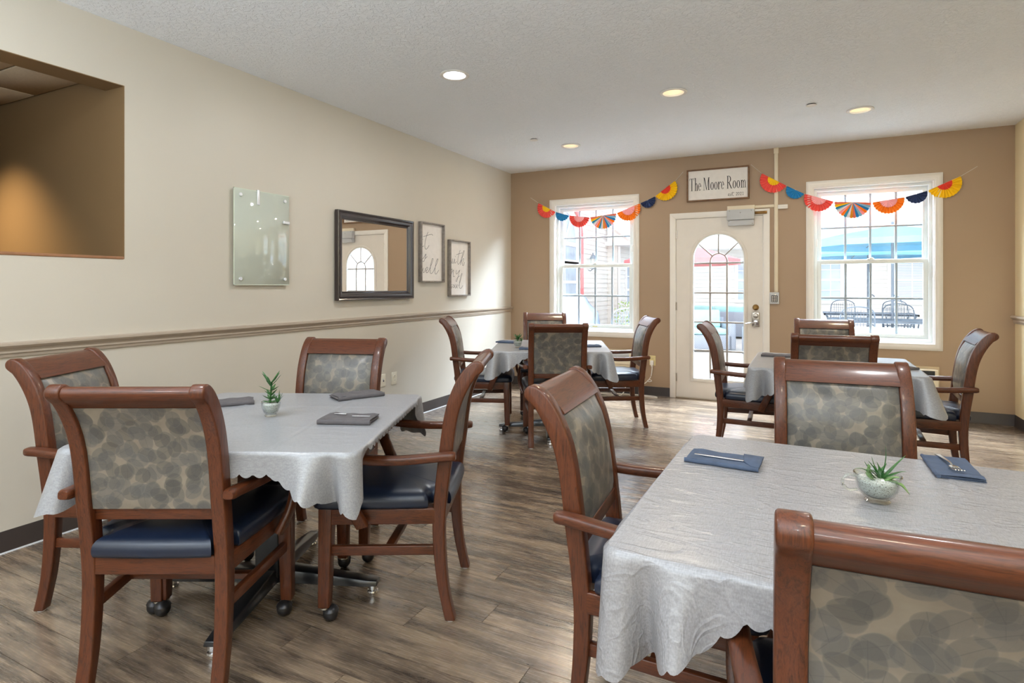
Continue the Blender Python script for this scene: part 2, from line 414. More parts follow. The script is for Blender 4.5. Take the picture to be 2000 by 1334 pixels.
CANW = pbr('reflector_white', srgb(235, 225, 208), 0.3)
PAPER = {k: pbr('paper_' + k, srgb(*v), 0.7, var=0.04) for k, v in dict(coral=(240, 92, 84), yellow=(250, 204, 20), red=(226, 60, 40), blue=(40, 138, 196), pink=(250, 172, 178), orange=(250, 138, 30), navy=(40, 56, 98), sky=(150, 196, 222), white=(235, 232, 240), amber=(232, 160, 50), peach=(226, 128, 100), teal=(70, 160, 190), deep=(24, 98, 148)).items()}
STRING = pbr('white_string', (0.7, 0.68, 0.64), 0.8)
PATIO = pbr('concrete', (0.62, 0.60, 0.57), 0.9, var=0.08, nscale=2)
SIDING = m_siding(); ROOF = m_roof()
TRIMX = pbr('exterior_trim', (0.80, 0.80, 0.81), 0.5, var=0.01)
EXGL = pbr('dark_window_pane', (0.40, 0.48, 0.60), 0.1, var=0.15, nscale=3)
BLIND = pbr('window_blind', (0.42, 0.50, 0.60), 0.6)
AQUA = pbr('aqua_fabric', (0.30, 0.62, 0.80), 0.8)
REDF = pbr('red_canopy', (0.78, 0.24, 0.26), 0.8)
BLUEF = pbr('blue_canopy', (0.20, 0.52, 0.74), 0.8)
CUSH = pbr('aqua_cushion', (0.42, 0.72, 0.74), 0.9)
WICK = N('grey_wicker'); _c = WICK.coord(); _w = WICK.n('ShaderNodeTexChecker', i_Scale=60.0); WICK.set(_w, 0, _c)
_w.inputs[1].default_value = (0.22, 0.26, 0.34, 1); _w.inputs[2].default_value = (0.36, 0.40, 0.48, 1); WICK.set(WICK.b, 'Base Color', _w.outputs[0]); WICK = WICK.mat
IRON = pbr('wrought_iron', (0.16, 0.20, 0.26), 0.5)
GREYF = pbr('grey_cover_fabric', (0.13, 0.16, 0.22), 0.8, var=0.15, nscale=6)
BUSH = m_green('bush_green', (0.20, 0.40, 0.06), (0.42, 0.62, 0.16))
# ================================================================== ROOM SHELL
RX, RZ, YB = 5.145, 2.745, -9.6
WT = 0.16
def shell(name, mb, mat, parent=None, **kw):
    o = mb.build(name, mat, parent, smooth=False, **kw)
    if not parent: o['kind'] = 'structure'
    return o
# window and door openings in the far wall
WIN = [(0.612, 1.634, 0.72, 2.30), (3.506, 4.548, 0.716, 2.30)]
DR = (2.095, 3.055, 0.0, 2.06)
shell('wall_back', MB().box(-0.175, 0.612, 0, WT, -0.1, 2.9).box(1.634, 2.095, 0, WT, -0.1, 2.9).box(3.055, 3.506, 0, WT, -0.1, 2.9).box(4.548, RX + 0.15, 0, WT, -0.1, 2.9)
      .box(0.612, 1.634, 0, WT, -0.1, 0.72).box(0.612, 1.634, 0, WT, 2.30, 2.9).box(3.506, 4.548, 0, WT, -0.1, 0.716).box(3.506, 4.548, 0, WT, 2.30, 2.9)
      .box(2.095, 3.055, 0, WT, 2.06, 2.9), TAUPE)
HY0, HY1, HZ0, HZ1 = -6.6, -4.839, 1.43, 2.408
shell('wall_left', MB().box(-0.175, 0, HY1, 0, -0.1, 2.9).box(-0.175, 0, HY0, HY1, -0.1, HZ0).box(-0.175, 0, HY0, HY1, HZ1, 2.9).box(-0.175, 0, YB, HY0, -0.1, 2.9), CREAM)
shell('wall_right', MB().box(RX, RX + 0.15, YB, 0, -0.1, 2.9), CREAMR)
shell('wall_front', MB().box(-0.175, RX + 0.15, YB - 0.15, YB, -0.1, 2.9), CREAM)
# service room seen through the hatch
cx0 = -3.0
wle = shell('wall_left_service_end', MB().box(cx0, -0.175, HY1, HY1 + 0.15, -0.1, 2.9), TAN)
shell('wall_left_service_far', MB().box(cx0 - 0.15, cx0, -8.6, HY1 + 0.15, -0.1, 2.9), TAN)
shell('wall_left_service_near', MB().box(cx0, -0.175, -8.75, -8.6, -0.1, 2.9), TAN)
shell('floor_service', MB().box(cx0, -0.175, -8.6, HY1, -0.1, 0), SUBF)
# jamb skin of the hatch, painted like the service room
shell('trim_1', MB().box(-0.175, 0.0005, HY1 - 0.004, HY1 + 0.0, HZ0, HZ1).box(-0.176, 0.0, HY0, HY1, HZ1 - 0.004, HZ1 + 0.0), TAN)
o = MB().box(-0.20, 0.004, HY0, HY1 - 0.004, HZ0 - 0.002, HZ0 + 0.014).build('trim_2', OAK, bevel=0.003); o['kind'] = 'structure'
cs = shell('ceiling_service', MB().box(cx0, -0.175, -8.6, HY1, 2.50, 2.9), TAN)
gx = [-0.185] + [-0.33 - 0.61 * k for k in range(5)]; gy = [HY1 - 0.004] + [-5.16 - 0.61 * k for k in range(6)]
for i in range(len(gx) - 1):
    for j in range(len(gy) - 1):
        if gx[i + 1] < cx0: continue
        MB().box(gx[i + 1] + 0.006, gx[i] - 0.006, gy[j + 1] + 0.006, gy[j] - 0.006, 2.486, 2.499).build('ceiling_tile', TILE, cs, bevel=0.003, seg=1)
lamp('service_downlight', 'SPOT', (-1.25, -5.42, 2.47), (math.radians(10), 0, 0), 230, (1.0, 0.78, 0.48), spot_size=math.radians(98), spot_blend=1.0, shadow_soft_size=0.06)
t = MB().lathe([(0.055, 0.0), (0.075, 0.0), (0.075, 0.012), (0.055, 0.012)], n=24).build('recessed_downlight', CANW, loc=(-1.25, -5.42, 2.474))
tag(t, 'round trim of the warm downlight in the tiled service room ceiling', 'light')

# floor with individual planks running across the room
fl = shell('floor', MB().box(-0.175, RX + 0.15, YB - 0.1, WT, -0.1, -0.006), SUBF)
PWID, PLEN = 0.152, 1.22; gap = 0.0010
pm = MB().box(-PLEN / 2 + gap, PLEN / 2 - gap, -PWID / 2 + gap, PWID / 2 - gap, -0.006, 0).build('plank', PLANK, fl, smooth=False)
first = True; cnt = 0; rest = MB()
row = 0; y = -PWID / 2
while y > YB - 0.05:
    off = random.uniform(0, PLEN)
    x = -off + PLEN / 2
    if row == 32: x = 2.0765 + PLEN / 2 - 3 * PLEN
    while x - PLEN / 2 < RX:
        a, b = max(x - PLEN / 2, 0.0), min(x + PLEN / 2, RX)
        if b - a > 0.03:
            if a == x - PLEN / 2 and b == x + PLEN / 2:
                if first: pm.location = (x, y, 0); first = False; o = pm
                else:
                    if cnt < 295:
                        o = pm.copy(); COL.objects.link(o); o.location = (x, y, 0)
                cnt += 1
            else:
                MB().box(a + gap - x, b - gap - x, -PWID / 2 + gap, PWID / 2 - gap, -0.006, 0).build('plank', PLANK, fl, loc=(x, y, 0), smooth=False); cnt += 1
        x += PLEN
    y -= PWID; row += 1

# ceiling with holes for the cans
LIGHTS = [(1.26, -3.364, 'c'), (2.543, -2.312, 'w'), (3.843, -1.171, 'w'), (1.25, -1.09, 'w')]
FILL_CANS = [(3.95, -4.4, 'c'), (1.3, -5.9, 'c'), (3.9, -6.9, 'w'), (1.3, -8.2, 'c'), (3.9, -8.8, 'c')]  # out-of-frame downlights added as fill
ce = plate(rect(-0.1, RX + 0.05, YB - 0.1, 0.05), [circ(x, y, 0.078) for x, y, _ in LIGHTS + FILL_CANS], 'z', RZ, RZ + 0.012, 'ceiling', CEIL); ce['kind'] = 'structure'
shell('ceiling_slab', MB().box(-0.175, RX + 0.15, YB - 0.1, WT, RZ + 0.12, RZ + 0.16), WHITE)
dl_labels = ['recessed ceiling light glowing cool white above the left side of the room', 'warm recessed ceiling light in the middle of the ceiling',
             'warm recessed ceiling light nearest the right wall', 'warm recessed ceiling light nearest the back left window']
for i, (x, y, k) in enumerate(LIGHTS + FILL_CANS):
    e = empty('recessed_downlight', (x, y, RZ))
    tag(e, dl_labels[i] if i < 4 else ['added unseen recessed fill light over the front right table', 'added unseen recessed fill light beside the service hatch', 'added unseen recessed fill light above the photographer', 'added unseen recessed fill light at the rear left', 'added unseen recessed fill light at the rear right'][i - 4], 'light', 'recessed ceiling lights')
    MB().lathe([(0.076, -0.002), (0.100, -0.002), (0.102, -0.008), (0.094, -0.012), (0.078, -0.009), (0.076, -0.002)], n=36).build('trim_ring', WHITE, e)
    MB().lathe([(0.0765, 0.0), (0.068, 0.05), (0.058, 0.085)] , n=36).build('reflector', CANW, e)
    MB().lathe([(0.058, 0.062), (0.03, 0.056), (0.0, 0.052)] if k == 'w' else [(0.068, 0.012), (0.03, 0.004), (0.0, 0.002)], n=32).build('lens', LENS_C if k == 'c' else LENS_W, e)
    l = lamp('downlight_lamp', 'AREA', (x, y, RZ - 0.014), (0, 0, 0), 13 if k == 'c' else 9, (0.96, 0.98, 1.0) if k == 'c' else (1.0, 0.84, 0.62), shape='DISK', size=0.11)
for x, y, lb in ((1.013, -1.495, 'small sprinkler cover in the ceiling near the back left downlight'), (3.48, -1.507, 'small sprinkler cover in the ceiling near the right wall downlight')):
    e = empty('sprinkler_cover', (x, y, RZ)); tag(e, lb, 'sprinkler', 'ceiling sprinkler covers')
    MB().lathe([(0.0, -0.012), (0.038, -0.012), (0.040, -0.008), (0.0, -0.007)], n=28).build('cover_plate', WHITE, e)
    MB().lathe([(0.0, -0.001), (0.034, -0.001), (0.034, -0.007), (0.0, -0.007)], n=28).build('recess', BLACK, e)

# chair rail, baseboards
rp = [(0, 0.936), (0.010, 0.936), (0.012, 0.950), (0.018, 0.956), (0.016, 0.966), (0.020, 0.975), (0.030, 0.982), (0.036, 0.992), (0.034, 1.003), (0.026, 1.008), (0, 1.008)]
MB().prism([(p[0], p[1]) for p in rp], 'y', YB, -0.0005).build('trim_3', RAIL, kind='structure', ang=25)
MB().prism([(RX - p[0], p[1]) for p in rp], 'y', YB, -0.0005).build('trim_4', RAIL, kind='structure', ang=25)
bp = [(0, 0.0), (0.012, 0.0), (0.006, 0.012), (0.004, 0.100), (0.002, 0.104), (0, 0.104)]
MB().prism(bp, 'y', YB, 0).build('baseboard_left', BASEB, kind='structure')
MB().prism([(RX - a, b) for a, b in bp], 'y', YB, 0).build('baseboard_right', BASEB, kind='structure')
MB().prism([(-a, b) for a, b in bp], 'x', 0.004, 2.05).prism([(-a, b) for a, b in bp], 'x', 3.102, RX - 0.004).build('baseboard_back', BASEB, kind='structure')
MB().prism([(0.004, 0.0), (0.016, 0.0), (0.004, 0.010)], 'y', YB, -0.02).build('trim_5', GREYM, kind='structure')

# ------------------------------------------------------------------ windows
def window(name, x0, x1, z0, z1, zm, label):
    """x0..z1 the opening"""
    w = empty(name, ((x0 + x1) / 2, 0, z0)); w['kind'] = 'structure'
    ox, oz = (x0 + x1) / 2, z0
    X0, X1, Z1 = x0 - ox, x1 - ox, z1 - oz; ZM = zm - oz; c = 0.060
    # mitred casing with a stepped face
    def frame(a0, a1, b0, b1, w_, y0, y1):
        return ring(rect(a0, a1, b0, b1), rect(a0 + w_, a1 - w_, b0 + w_, b1 - w_), y0, y1)
    m = frame(X0 - c, X1 + c, -c, Z1 + c, c + 0.004, -0.014, 0.0)
    m.add(*(lambda f: (f.v, f.f))(frame(X0 - c + 0.012, X1 + c - 0.012, -c + 0.012, Z1 + c - 0.012, 0.030, -0.019, -0.0135)))
    m.build('casing', WHITE, w, bevel=0.002, seg=1)
    frame(X0 - 0.001, X1 + 0.001, -0.001, Z1 + 0.001, 0.013, 0.0, WT + 0.01).build('jamb_liner', WHITE, w)
    frame(X0 + 0.012, X1 - 0.012, 0.012, Z1 - 0.012, 0.030, 0.055, 0.15).build('vinyl_frame', VINYL, w, bevel=0.002, seg=1)
    for up in (0, 1):
        b0, b1 = (ZM - 0.022, Z1 - 0.042) if up else (0.042, ZM + 0.022)
        y0 = 0.110 if up else 0.075
        sash = frame(X0 + 0.040, X1 - 0.040, b0, b1, 0.042, y0, y0 + 0.032).build('upper_sash' if up else 'lower_sash', VINYL, w, bevel=0.003, seg=1)
        gx0, gx1, gz0, gz1 = X0 + 0.082, X1 - 0.082, b0 + 0.042, b1 - 0.042
        g = MB()
        for k in (1, 2, 3):
            gxx = gx0 + (gx1 - gx0) * k / 4; g.box(gxx - 0.011, gxx + 0.011, y0 + 0.010, y0 + 0.022, gz0, gz1)
        zc = (gz0 + gz1) / 2; g.box(gx0, gx1, y0 + 0.009, y0 + 0.023, zc - 0.010, zc + 0.010)
        g.build('grille', MUNT, sash, bevel=0.002, seg=1)
        for i in range(4):
            for j in range(2):
                a = gx0 + (gx1 - gx0) * i / 4; b = gx0 + (gx1 - gx0) * (i + 1) / 4; lo, hi = (gz0, zc) if j == 0 else (zc, gz1)
                MB().box(a, b, y0 + 0.014, y0 + 0.018, lo, hi).build('pane', GLASS, sash, smooth=False)
    MB().box(-0.03, 0.03, 0.060, 0.076, ZM + 0.018, ZM + 0.030).box(-0.012, 0.022, 0.058, 0.075, ZM + 0.028, ZM + 0.038).build('sash_lock', WHITE, w, bevel=0.003, seg=1)
    for s_ in (X0 + 0.035, X1 - 0.043):
        MB().box(s_, s_ + 0.010, 0.045, 0.060, ZM + 0.16, ZM + 0.24).build('tilt_stop', WHITE, w, bevel=0.002, seg=1)
    return w
w1 = window('window_1', *WIN[0], 1.525, '')
w2 = window('window_2', *WIN[1], 1.525, '')
o = MB().box(-0.03, 0.03, 0.0735, 0.0755, 0.052, 0.060).build('sticker', pbr('yellow_sticker', srgb(200, 190, 110), 0.6), w1)

# ------------------------------------------------------------------ door
d = empty('door_1', (2.575, 0, 0)); d['kind'] = 'structure'
DX = 2.575
def DP(x): return x - DX
# casing (three mitred boards) and stop
m = MB()
xo0, xo1, xi0, xi1, zo, zi = DP(2.050), DP(3.100), DP(2.112), DP(3.038), 2.105, 2.043
m.prism([(xo0, 0), (xi0, 0), (xi0, zi), (xo0, zo)], 'y', -0.016, 0.0)
m.prism([(xi1, 0), (xo1, 0), (xo1, zo), (xi1, zi)], 'y', -0.016, 0.0)
m.prism([(xo0, zo), (xi0, zi), (xi1, zi), (xo1, zo)], 'y', -0.016, 0.0)
m.build('casing', WHITE, d, bevel=0.003, seg=2, weld=False)
MB().box(DP(2.095), DP(2.116), -0.012, WT, 0, 2.06).box(DP(3.034), DP(3.055), -0.012, WT, 0, 2.06).box(DP(2.095), DP(3.055), -0.012, WT, 2.039, 2.06).build('jamb', WHITE, d, bevel=0.002, seg=1)
MB().box(DP(2.095), DP(3.055), -0.01, WT + 0.05, 0.0005, 0.012).build('threshold', pbr('alu_threshold', srgb(190, 180, 165), 0.4, metal=0.5), d, bevel=0.003, seg=1)
GX0, GX1, GZ0, GZS, GR = DP(2.300), DP(2.850), 0.225, 1.585, 0.275
def arch(ins=0, n=28):
    x0, x1 = GX0 + ins, GX1 - ins; r = (x1 - x0) / 2
    return [(x0, GZ0 + ins), (x1, GZ0 + ins)] + [((x0 + x1) / 2 + r * math.cos(PI * k / n), GZS + r * math.sin(PI * k / n)) for k in range(n + 1)]
leaf = plate(rect(DP(2.119), DP(3.031), 0.014, 2.036), [arch(-0.004)], 'y', 0.004, 0.046, 'leaf', DOORP, d)
# raised glazing bead around the light
ring(arch(-0.028), arch(0.004), -0.006, 0.006).build('glazing_bead', DOORP, leaf, bevel=0.003, seg=1, ang=50)
ring(arch(0.004), arch(0.012), -0.002, 0.03).build('glazing_stop', VINYL, leaf, ang=50)
g = MB(); B1, B2 = DP(2.489), DP(2.667); BARZ = [0.552, 0.872, 1.20, 1.532]
for bx in (B1, B2): g.box(bx - 0.010, bx + 0.010, 0.012, 0.026, GZ0, 1.55)
for bz in BARZ: g.box(GX0, GX1, 0.011, 0.027, bz - 0.009, bz + 0.009)
IC, IR = ((B1 + B2) / 2, 1.55), (B2 - B1) / 2
g.tube([(IC[0] + IR * math.cos(PI * k / 16), 0.019, IC[1] + IR * math.sin(PI * k / 16)) for k in range(17)], 0, sec=[(-0.007, -0.007), (0.007, -0.007), (0.007, 0.007), (-0.007, 0.007)], up=(0, 1, 0))
def outer_pt(a):
    dx, dz = math.cos(a), math.sin(a); r = GR
    for k in range(1, 900):
        t_ = k * 0.001; px, pz = IC[0] + dx * t_, IC[1] + dz * t_
        inside = (abs(px) < GR and pz <= GZS) or (px * px + (pz - GZS) ** 2 < r * r)
        if not inside: return (px, pz)
SPK = [math.radians(a) for a in (45, 90, 137)]
for a in SPK:
    p, q = (IC[0] + IR * math.cos(a), IC[1] + IR * math.sin(a)), outer_pt(a); nx, nz = -math.sin(a) * 0.007, math.cos(a) * 0.007
    g.prism([(p[0] - nx, p[1] - nz), (q[0] - nx, q[1] - nz), (q[0] + nx, q[1] + nz), (p[0] + nx, p[1] + nz)], 'y', 0.012, 0.026)
g.build('grille', MUNTD, leaf, bevel=0.001, seg=1)
xs = [GX0, B1, B2, GX1]; zs = [GZ0] + BARZ
for i in range(3):
    for j in range(4): MB().box(xs[i], xs[i + 1], 0.017, 0.021, zs[j], zs[j + 1]).build('pane', GLASS, leaf, smooth=False)
MB().prism([(IC[0] + IR * math.cos(PI * k / 12), IC[1] + IR * math.sin(PI * k / 12)) for k in range(13)] + [(B1, 1.532), (B2, 1.532)], 'y', 0.017, 0.021).build('pane', GLASS, leaf, smooth=False)
bnd = [0.0] + SPK + [PI]
for k in range(4):
    a0, a1 = bnd[k], bnd[k + 1]; n = 8; inn = [(IC[0] + IR * math.cos(a0 + (a1 - a0) * q / n), IC[1] + IR * math.sin(a0 + (a1 - a0) * q / n)) for q in range(n + 1)]
    out = [outer_pt(a0 + (a1 - a0) * q / n) for q in range(n + 1)]
    vs = [(p[0], 0.019, p[1]) for p in inn + out]; fs = [(q, q + 1, n + 2 + q, n + 1 + q) for q in range(n)]
    MB().add(vs, fs).build('pane', GLASS, leaf, smooth=False)
for hz in (0.19, 1.0, 1.82):
    MB().tube([(DP(2.1175), -0.006, hz), (DP(2.1175), -0.006, hz + 0.09)], 0.006, 10).box(DP(2.108), DP(2.127), -0.004, 0.006, hz, hz + 0.09).build('hinge', NICKEL, d)
# lock and lever
Ry = Matrix.Rotation(PI / 2, 4, 'X')
MB().lathe([(0, 0.030), (0.012, 0.030), (0.018, 0.024), (0.029, 0.012), (0.033, 0.0), (0.0, 0.0)], (DP(2.960), 0.004, 1.045), 28, M=Ry).build('deadbolt', BRASS, d)
h = MB().box(DP(2.922), DP(3.000), -0.014, 0.004, 0.835, 0.995).build('lock_plate', NICKEL, d, bevel=0.008, seg=3)
MB().lathe([(0, 0.052), (0.020, 0.050), (0.026, 0.040), (0.028, 0.014), (0.0, 0.014)], (DP(2.962), 0.0, 0.955), 24, M=Ry).build('thumb_turn', NICKEL, h)
MB().tube(cr([(DP(2.962), -0.02, 0.885), (DP(2.962), -0.055, 0.885), (DP(2.945), -0.062, 0.884), (DP(2.91), -0.062, 0.878), (DP(2.865), -0.06, 0.868)], 4), 0.0085, 10, taper=None).lathe([(0, 0.03), (0.022, 0.026), (0.026, 0.01), (0, 0.01)], (DP(2.962), 0.0, 0.885), 24, M=Ry).build('lever', CHROME, h)
# exit device box over the door, raceway, keypad, sensor
e = empty('magnetic_lock', (2.812, 0, 2.02)); tag(e, 'grey metal magnetic lock box mounted over the top of the glazed door', 'door lock')
MB().box(-0.138, 0.138, -0.075, -0.017, -0.025, 0.085).build('housing', GREYM, e, bevel=0.003)
MB().box(-0.128, 0.134, -0.060, -0.0, -0.085, -0.028).build('armature_plate', GREYM, e, bevel=0.002)
for sx, sz in ((0.0, 0.05), (-0.115, -0.04), (0.12, -0.07), (0.11, 0.07), (-0.11, 0.072)): MB().lathe([(0, 0.003), (0.004, 0.002), (0.005, 0), (0, 0)], (sx, -0.0755 if sz > 0 else -0.0605, sz), 10, M=Ry).build('screw', NICKEL, e)
MB().box(0.142, 0.262, -0.030, -0.017, 0.030, 0.060).tube([(0.15, -0.032, 0.045), (0.25, -0.032, 0.047)], 0.008, 8).build('strike_arm', BRASS, e, bevel=0.002, seg=1)
e = empty('cable_raceway', (3.162, 0, 1.21)); tag(e, 'beige cable raceway running down from the ceiling beside the glazed door', 'raceway')
MB().box(-0.019, 0.019, -0.016, 0, 0.0, RZ - 1.21).build('vertical_channel', BEIGE, e, bevel=0.004)
MB().box(-0.487, -0.0195, -0.014, 0, 0.905, 0.935).build('horizontal_channel', BEIGE, e, bevel=0.004)
MB().box(-0.024, 0.024, -0.019, 0, RZ - 1.21 - 0.06, RZ - 1.21).build('end_fitting', BEIGE, e, bevel=0.003)
MB().box(-0.487, -0.21, -0.040, 0, 0.880, 0.940).build('corner_fitting', BEIGE, e, bevel=0.003)
e = empty('door_sensor', (3.227, 0, 2.115)); tag(e, 'small white door sensor box on the taupe wall right of the raceway', 'sensor')
MB().box(-0.048, 0.048, -0.030, 0, -0.022, 0.022).build('housing', WHITE, e, bevel=0.004); MB().box(-0.046, 0.046, -0.032, -0.0295, -0.003, -0.001).build('seam', GREYM, e)
e = empty('keypad', (3.146, 0, 1.085)); tag(e, 'small grey keypad with black key field on the wall right of the door', 'keypad')
MB().box(-0.046, 0.046, -0.030, 0, 0, 0.125).build('housing', GREYM, e, bevel=0.006)
MB().box(-0.030, 0.030, -0.033, -0.029, 0.022, 0.092).build('key_field', INKB, e, bevel=0.001, seg=1)
for i in range(3):
    for j in range(4): MB().box(-0.024 + i * 0.0175, -0.013 + i * 0.0175, -0.0365, -0.032, 0.028 + j * 0.0155, 0.038 + j * 0.0155).build('key', WHITE, e, bevel=0.001, seg=1)
MB().box(0.004, 0.014, -0.0315, -0.029, 0.097, 0.103).build('indicator', pbr('indicator', (1, 0.9, 0.6), 0.4, emit=(1, 0.9, 0.6), es=1.0), e)
# ================================================================== CHAIRS
FRONT = [(0.019, 0.006), (0.036, 0.08), (0.051, 0.155), (0.063, 0.26), (0.068, 0.376), (0.060, 0.493), (0.047, 0.611), (0.036, 0.70), (0.024, 0.78), (0.006, 0.85), (-0.022, 0.915), (-0.050, 0.957), (-0.074, 0.981), (-0.094, 0.992)]
ROLL = [(-0.108, 0.993), (-0.121, 0.986), (-0.128, 0.973), (-0.126, 0.958), (-0.116, 0.947)]
REAR = [(-0.100, 0.935), (-0.080, 0.906), (-0.058, 0.865), (-0.040, 0.82), (-0.027, 0.77), (-0.016, 0.70), (-0.006, 0.611), (0.010, 0.493), (0.020, 0.376), (0.018, 0.26), (0.010, 0.155), (-0.002, 0.08), (-0.020, 0.006)]
def ylerp(P, z):
    for (a, b), (c, d_) in zip(P, P[1:]):
        if min(b, d_) <= z <= max(b, d_): return a + (c - a) * (z - b) / (d_ - b)
    return P[0][0] if abs(P[0][1] - z) < abs(P[-1][1] - z) else P[-1][0]
CW = 0.230; ST = 0.044
def smooth_poly(P): return [(p[0], p[1]) for p in [(q.x, q.y) for q in cr([(a, b, 0) for a, b in P], 3, True)]]
POST = [(q.x, q.y) for q in cr([(a, b, 0) for a, b in FRONT], 3)] + [(q.x, q.y) for q in cr([(a, b, 0) for a, b in ROLL], 3)] + [(q.x, q.y) for q in cr([(a, b, 0) for a, b in REAR], 3)]
def make_chair():
    R = empty('dining_chair')
    for s in (-1, 1):
        a, b = (CW - ST, CW) if s > 0 else (-CW, -CW + ST)
        p = MB().prism(POST, 'x', a, b).build('back_post', WOOD, R, bevel=0.006, seg=3, ang=50)
        MB().lathe([(0, 0), (0.014, 0), (0.016, 0.003), (0.015, 0.008), (0, 0.008)], (s * (CW - ST / 2), 0.0, 0), 16).build('glide', GLIDE, p)
    xin = CW - ST + 0.004
    crest = [(-0.016, 0.912), (-0.030, 0.930), (-0.052, 0.953), (-0.074, 0.974), (-0.096, 0.985), (-0.110, 0.985), (-0.119, 0.979), (-0.123, 0.968), (-0.121, 0.957), (-0.108, 0.944), (-0.088, 0.930), (-0.070, 0.915), (-0.060, 0.905), (-0.040, 0.905)]
    MB().prism(crest, 'x', -xin, xin).build('crest_rail', WOODX, R, ang=40)
    MB().prism([(0.047, 0.546), (0.044, 0.589), (0.020, 0.589), (0.024, 0.546)], 'x', -xin, xin).build('lower_back_rail', WOODX, R, bevel=0.004)
    # upholstered back pad
    nz, nx = 22, 16; vs = []; z0, z1 = 0.586, 0.916
    for side in (0, 1):
        for i in range(nz + 1):
            z = z0 + (z1 - z0) * i / nz; v = i / nz
            for j in range(nx + 1):
                u = j / nx; x = (-1 + 2 * u) * (CW - ST - 0.001)
                e = (1 - (2 * u - 1) ** 8) * (1 - (2 * v - 1) ** 8)
                if side == 0: y = ylerp(FRONT, z) - 0.010 + 0.016 * e + 0.006 * math.sin(PI * v) * math.sin(PI * u)
                else: y = ylerp(REAR, z) + 0.013 - 0.002 * e
                vs.append((x, y, z))
    n = (nz + 1) * (nx + 1); fs = []
    for s in (0, 1):
        for i in range(nz):
            for j in range(nx):
                a = s * n + i * (nx + 1) + j; q = (a, a + 1, a + nx + 2, a + nx + 1); fs.append(q if s else q[::-1])
    edge = [j for j in range(nx + 1)] + [(i) * (nx + 1) + nx for i in range(1, nz + 1)] + [nz * (nx + 1) + j for j in range(nx - 1, -1, -1)] + [i * (nx + 1) for i in range(nz - 1, 0, -1)]
    for k in range(len(edge)):
        a, b = edge[k], edge[(k + 1) % len(edge)]; fs.append((a, b, n + b, n + a))
    MB().add(vs, fs).build('backrest', LEAF, R, ang=60)
    # seat frame
    for s in (-1, 1):
        pts = [(s * (CW - 0.022), 0.055), (s * (CW + 0.0), 0.055), (s * 0.262, 0.45), (s * 0.238, 0.45)]
        MB().prism(pts, 'z', 0.374, 0.434).build('side_rail', WOODY, R, bevel=0.004)
    MB().box(-0.235, 0.235, 0.456, 0.480, 0.374, 0.434).build('front_rail', WOODX, R, bevel=0.004)
    MB().box(-xin, xin, 0.022, 0.046, 0.374, 0.434).build('rear_rail', WOODX, R, bevel=0.004)
    # cushion
    out = cr([(-0.17, 0.000, 0), (0.0, -0.006, 0), (0.17, 0.000, 0), (0.181, 0.012, 0), (0.182, 0.055, 0), (0.188, 0.078, 0), (0.225, 0.085, 0), (0.240, 0.10, 0), (0.262, 0.28, 0), (0.277, 0.46, 0), (0.266, 0.508, 0), (0.225, 0.525, 0), (0.0, 0.532, 0),
              (-0.225, 0.525, 0), (-0.266, 0.508, 0), (-0.277, 0.46, 0), (-0.262, 0.28, 0), (-0.240, 0.10, 0), (-0.225, 0.085, 0), (-0.188, 0.078, 0), (-0.182, 0.055, 0), (-0.181, 0.012, 0)], 3, True)
    rings = [(0.955, 0.4345), (0.985, 0.437), (1.0, 0.448), (1.0, 0.462), (0.985, 0.476), (0.955, 0.486), (0.90, 0.493), (0.8, 0.498), (0.6, 0.502), (0.35, 0.504)]
    cxy = Vector((0, 0.27, 0)); m = len(out); vs = []
    for k, z in rings: vs += [(cxy.x + (p.x - cxy.x) * k, cxy.y + (p.y - cxy.y) * k, z) for p in out]
    fs = [tuple(range(m - 1, -1, -1))] + [(r * m + i, r * m + (i + 1) % m, (r + 1) * m + (i + 1) % m, (r + 1) * m + i) for r in range(len(rings) - 1) for i in range(m)]
    vs.append((0, 0.27, 0.5045)); L = (len(rings) - 1) * m; fs += [(L + i, L + (i + 1) % m, len(vs) - 1) for i in range(m)]
    MB().add(vs, fs).build('seat_cushion', NAVY, R, ang=75)
    # front legs on ball casters
    for s in (-1, 1):
        t0, t1 = (0.238, 0.470), (0.242, 0.478); a, b = 0.0265, 0.0215
        vs = [(s * t1[0] + dx * b, t1[1] + dy * b, 0.058) for dx, dy in ((-1, -1), (1, -1), (1, 1), (-1, 1))] + [(s * t0[0] + dx * a, t0[1] + dy * a, 0.436) for dx, dy in ((-1, -1), (1, -1), (1, 1), (-1, 1))]
        lg = MB().add(vs, [(0, 3, 2, 1), (4, 5, 6, 7), (0, 1, 5, 4), (1, 2, 6, 5), (2, 3, 7, 6), (3, 0, 4, 7)]).build('front_leg', WOOD, R, bevel=0.004)
        cx_, cy_ = s * 0.242, 0.478
        M_ = Matrix.Rotation(0.0, 4, 'Z')
        MB().lathe([(0, 0.048), (0.016, 0.048), (0.021, 0.052), (0.021, 0.058), (0, 0.058)], (cx_, cy_, 0), 18).build('caster_collar', NICKEL, lg)
        bx, by = cx_ - s * 0.006, cy_ - 0.020
        prof = [(0.029 * math.sin(PI * k / 14), 0.029 - 0.029 * math.cos(PI * k / 14)) for k in range(15)]
        c_ = MB().lathe(prof, (bx, by, 0), 22)
        # hood over the ball
        c_.lathe([(0.0325 * math.sin(a_), 0.029 + 0.0325 * math.cos(a_)) for a_ in (0.01, 0.3, 0.6, 0.9, 1.2)] + [(0.030 * math.sin(1.2), 0.029 + 0.030 * math.cos(1.2))], (bx, by, 0), 20)
        c_.tube([(cx_, cy_, 0.055), (cx_, cy_ - 0.004, 0.046), (bx, by, 0.040)], 0.009, 10)
        c_.build('caster', BRONZE, lg, ang=50)
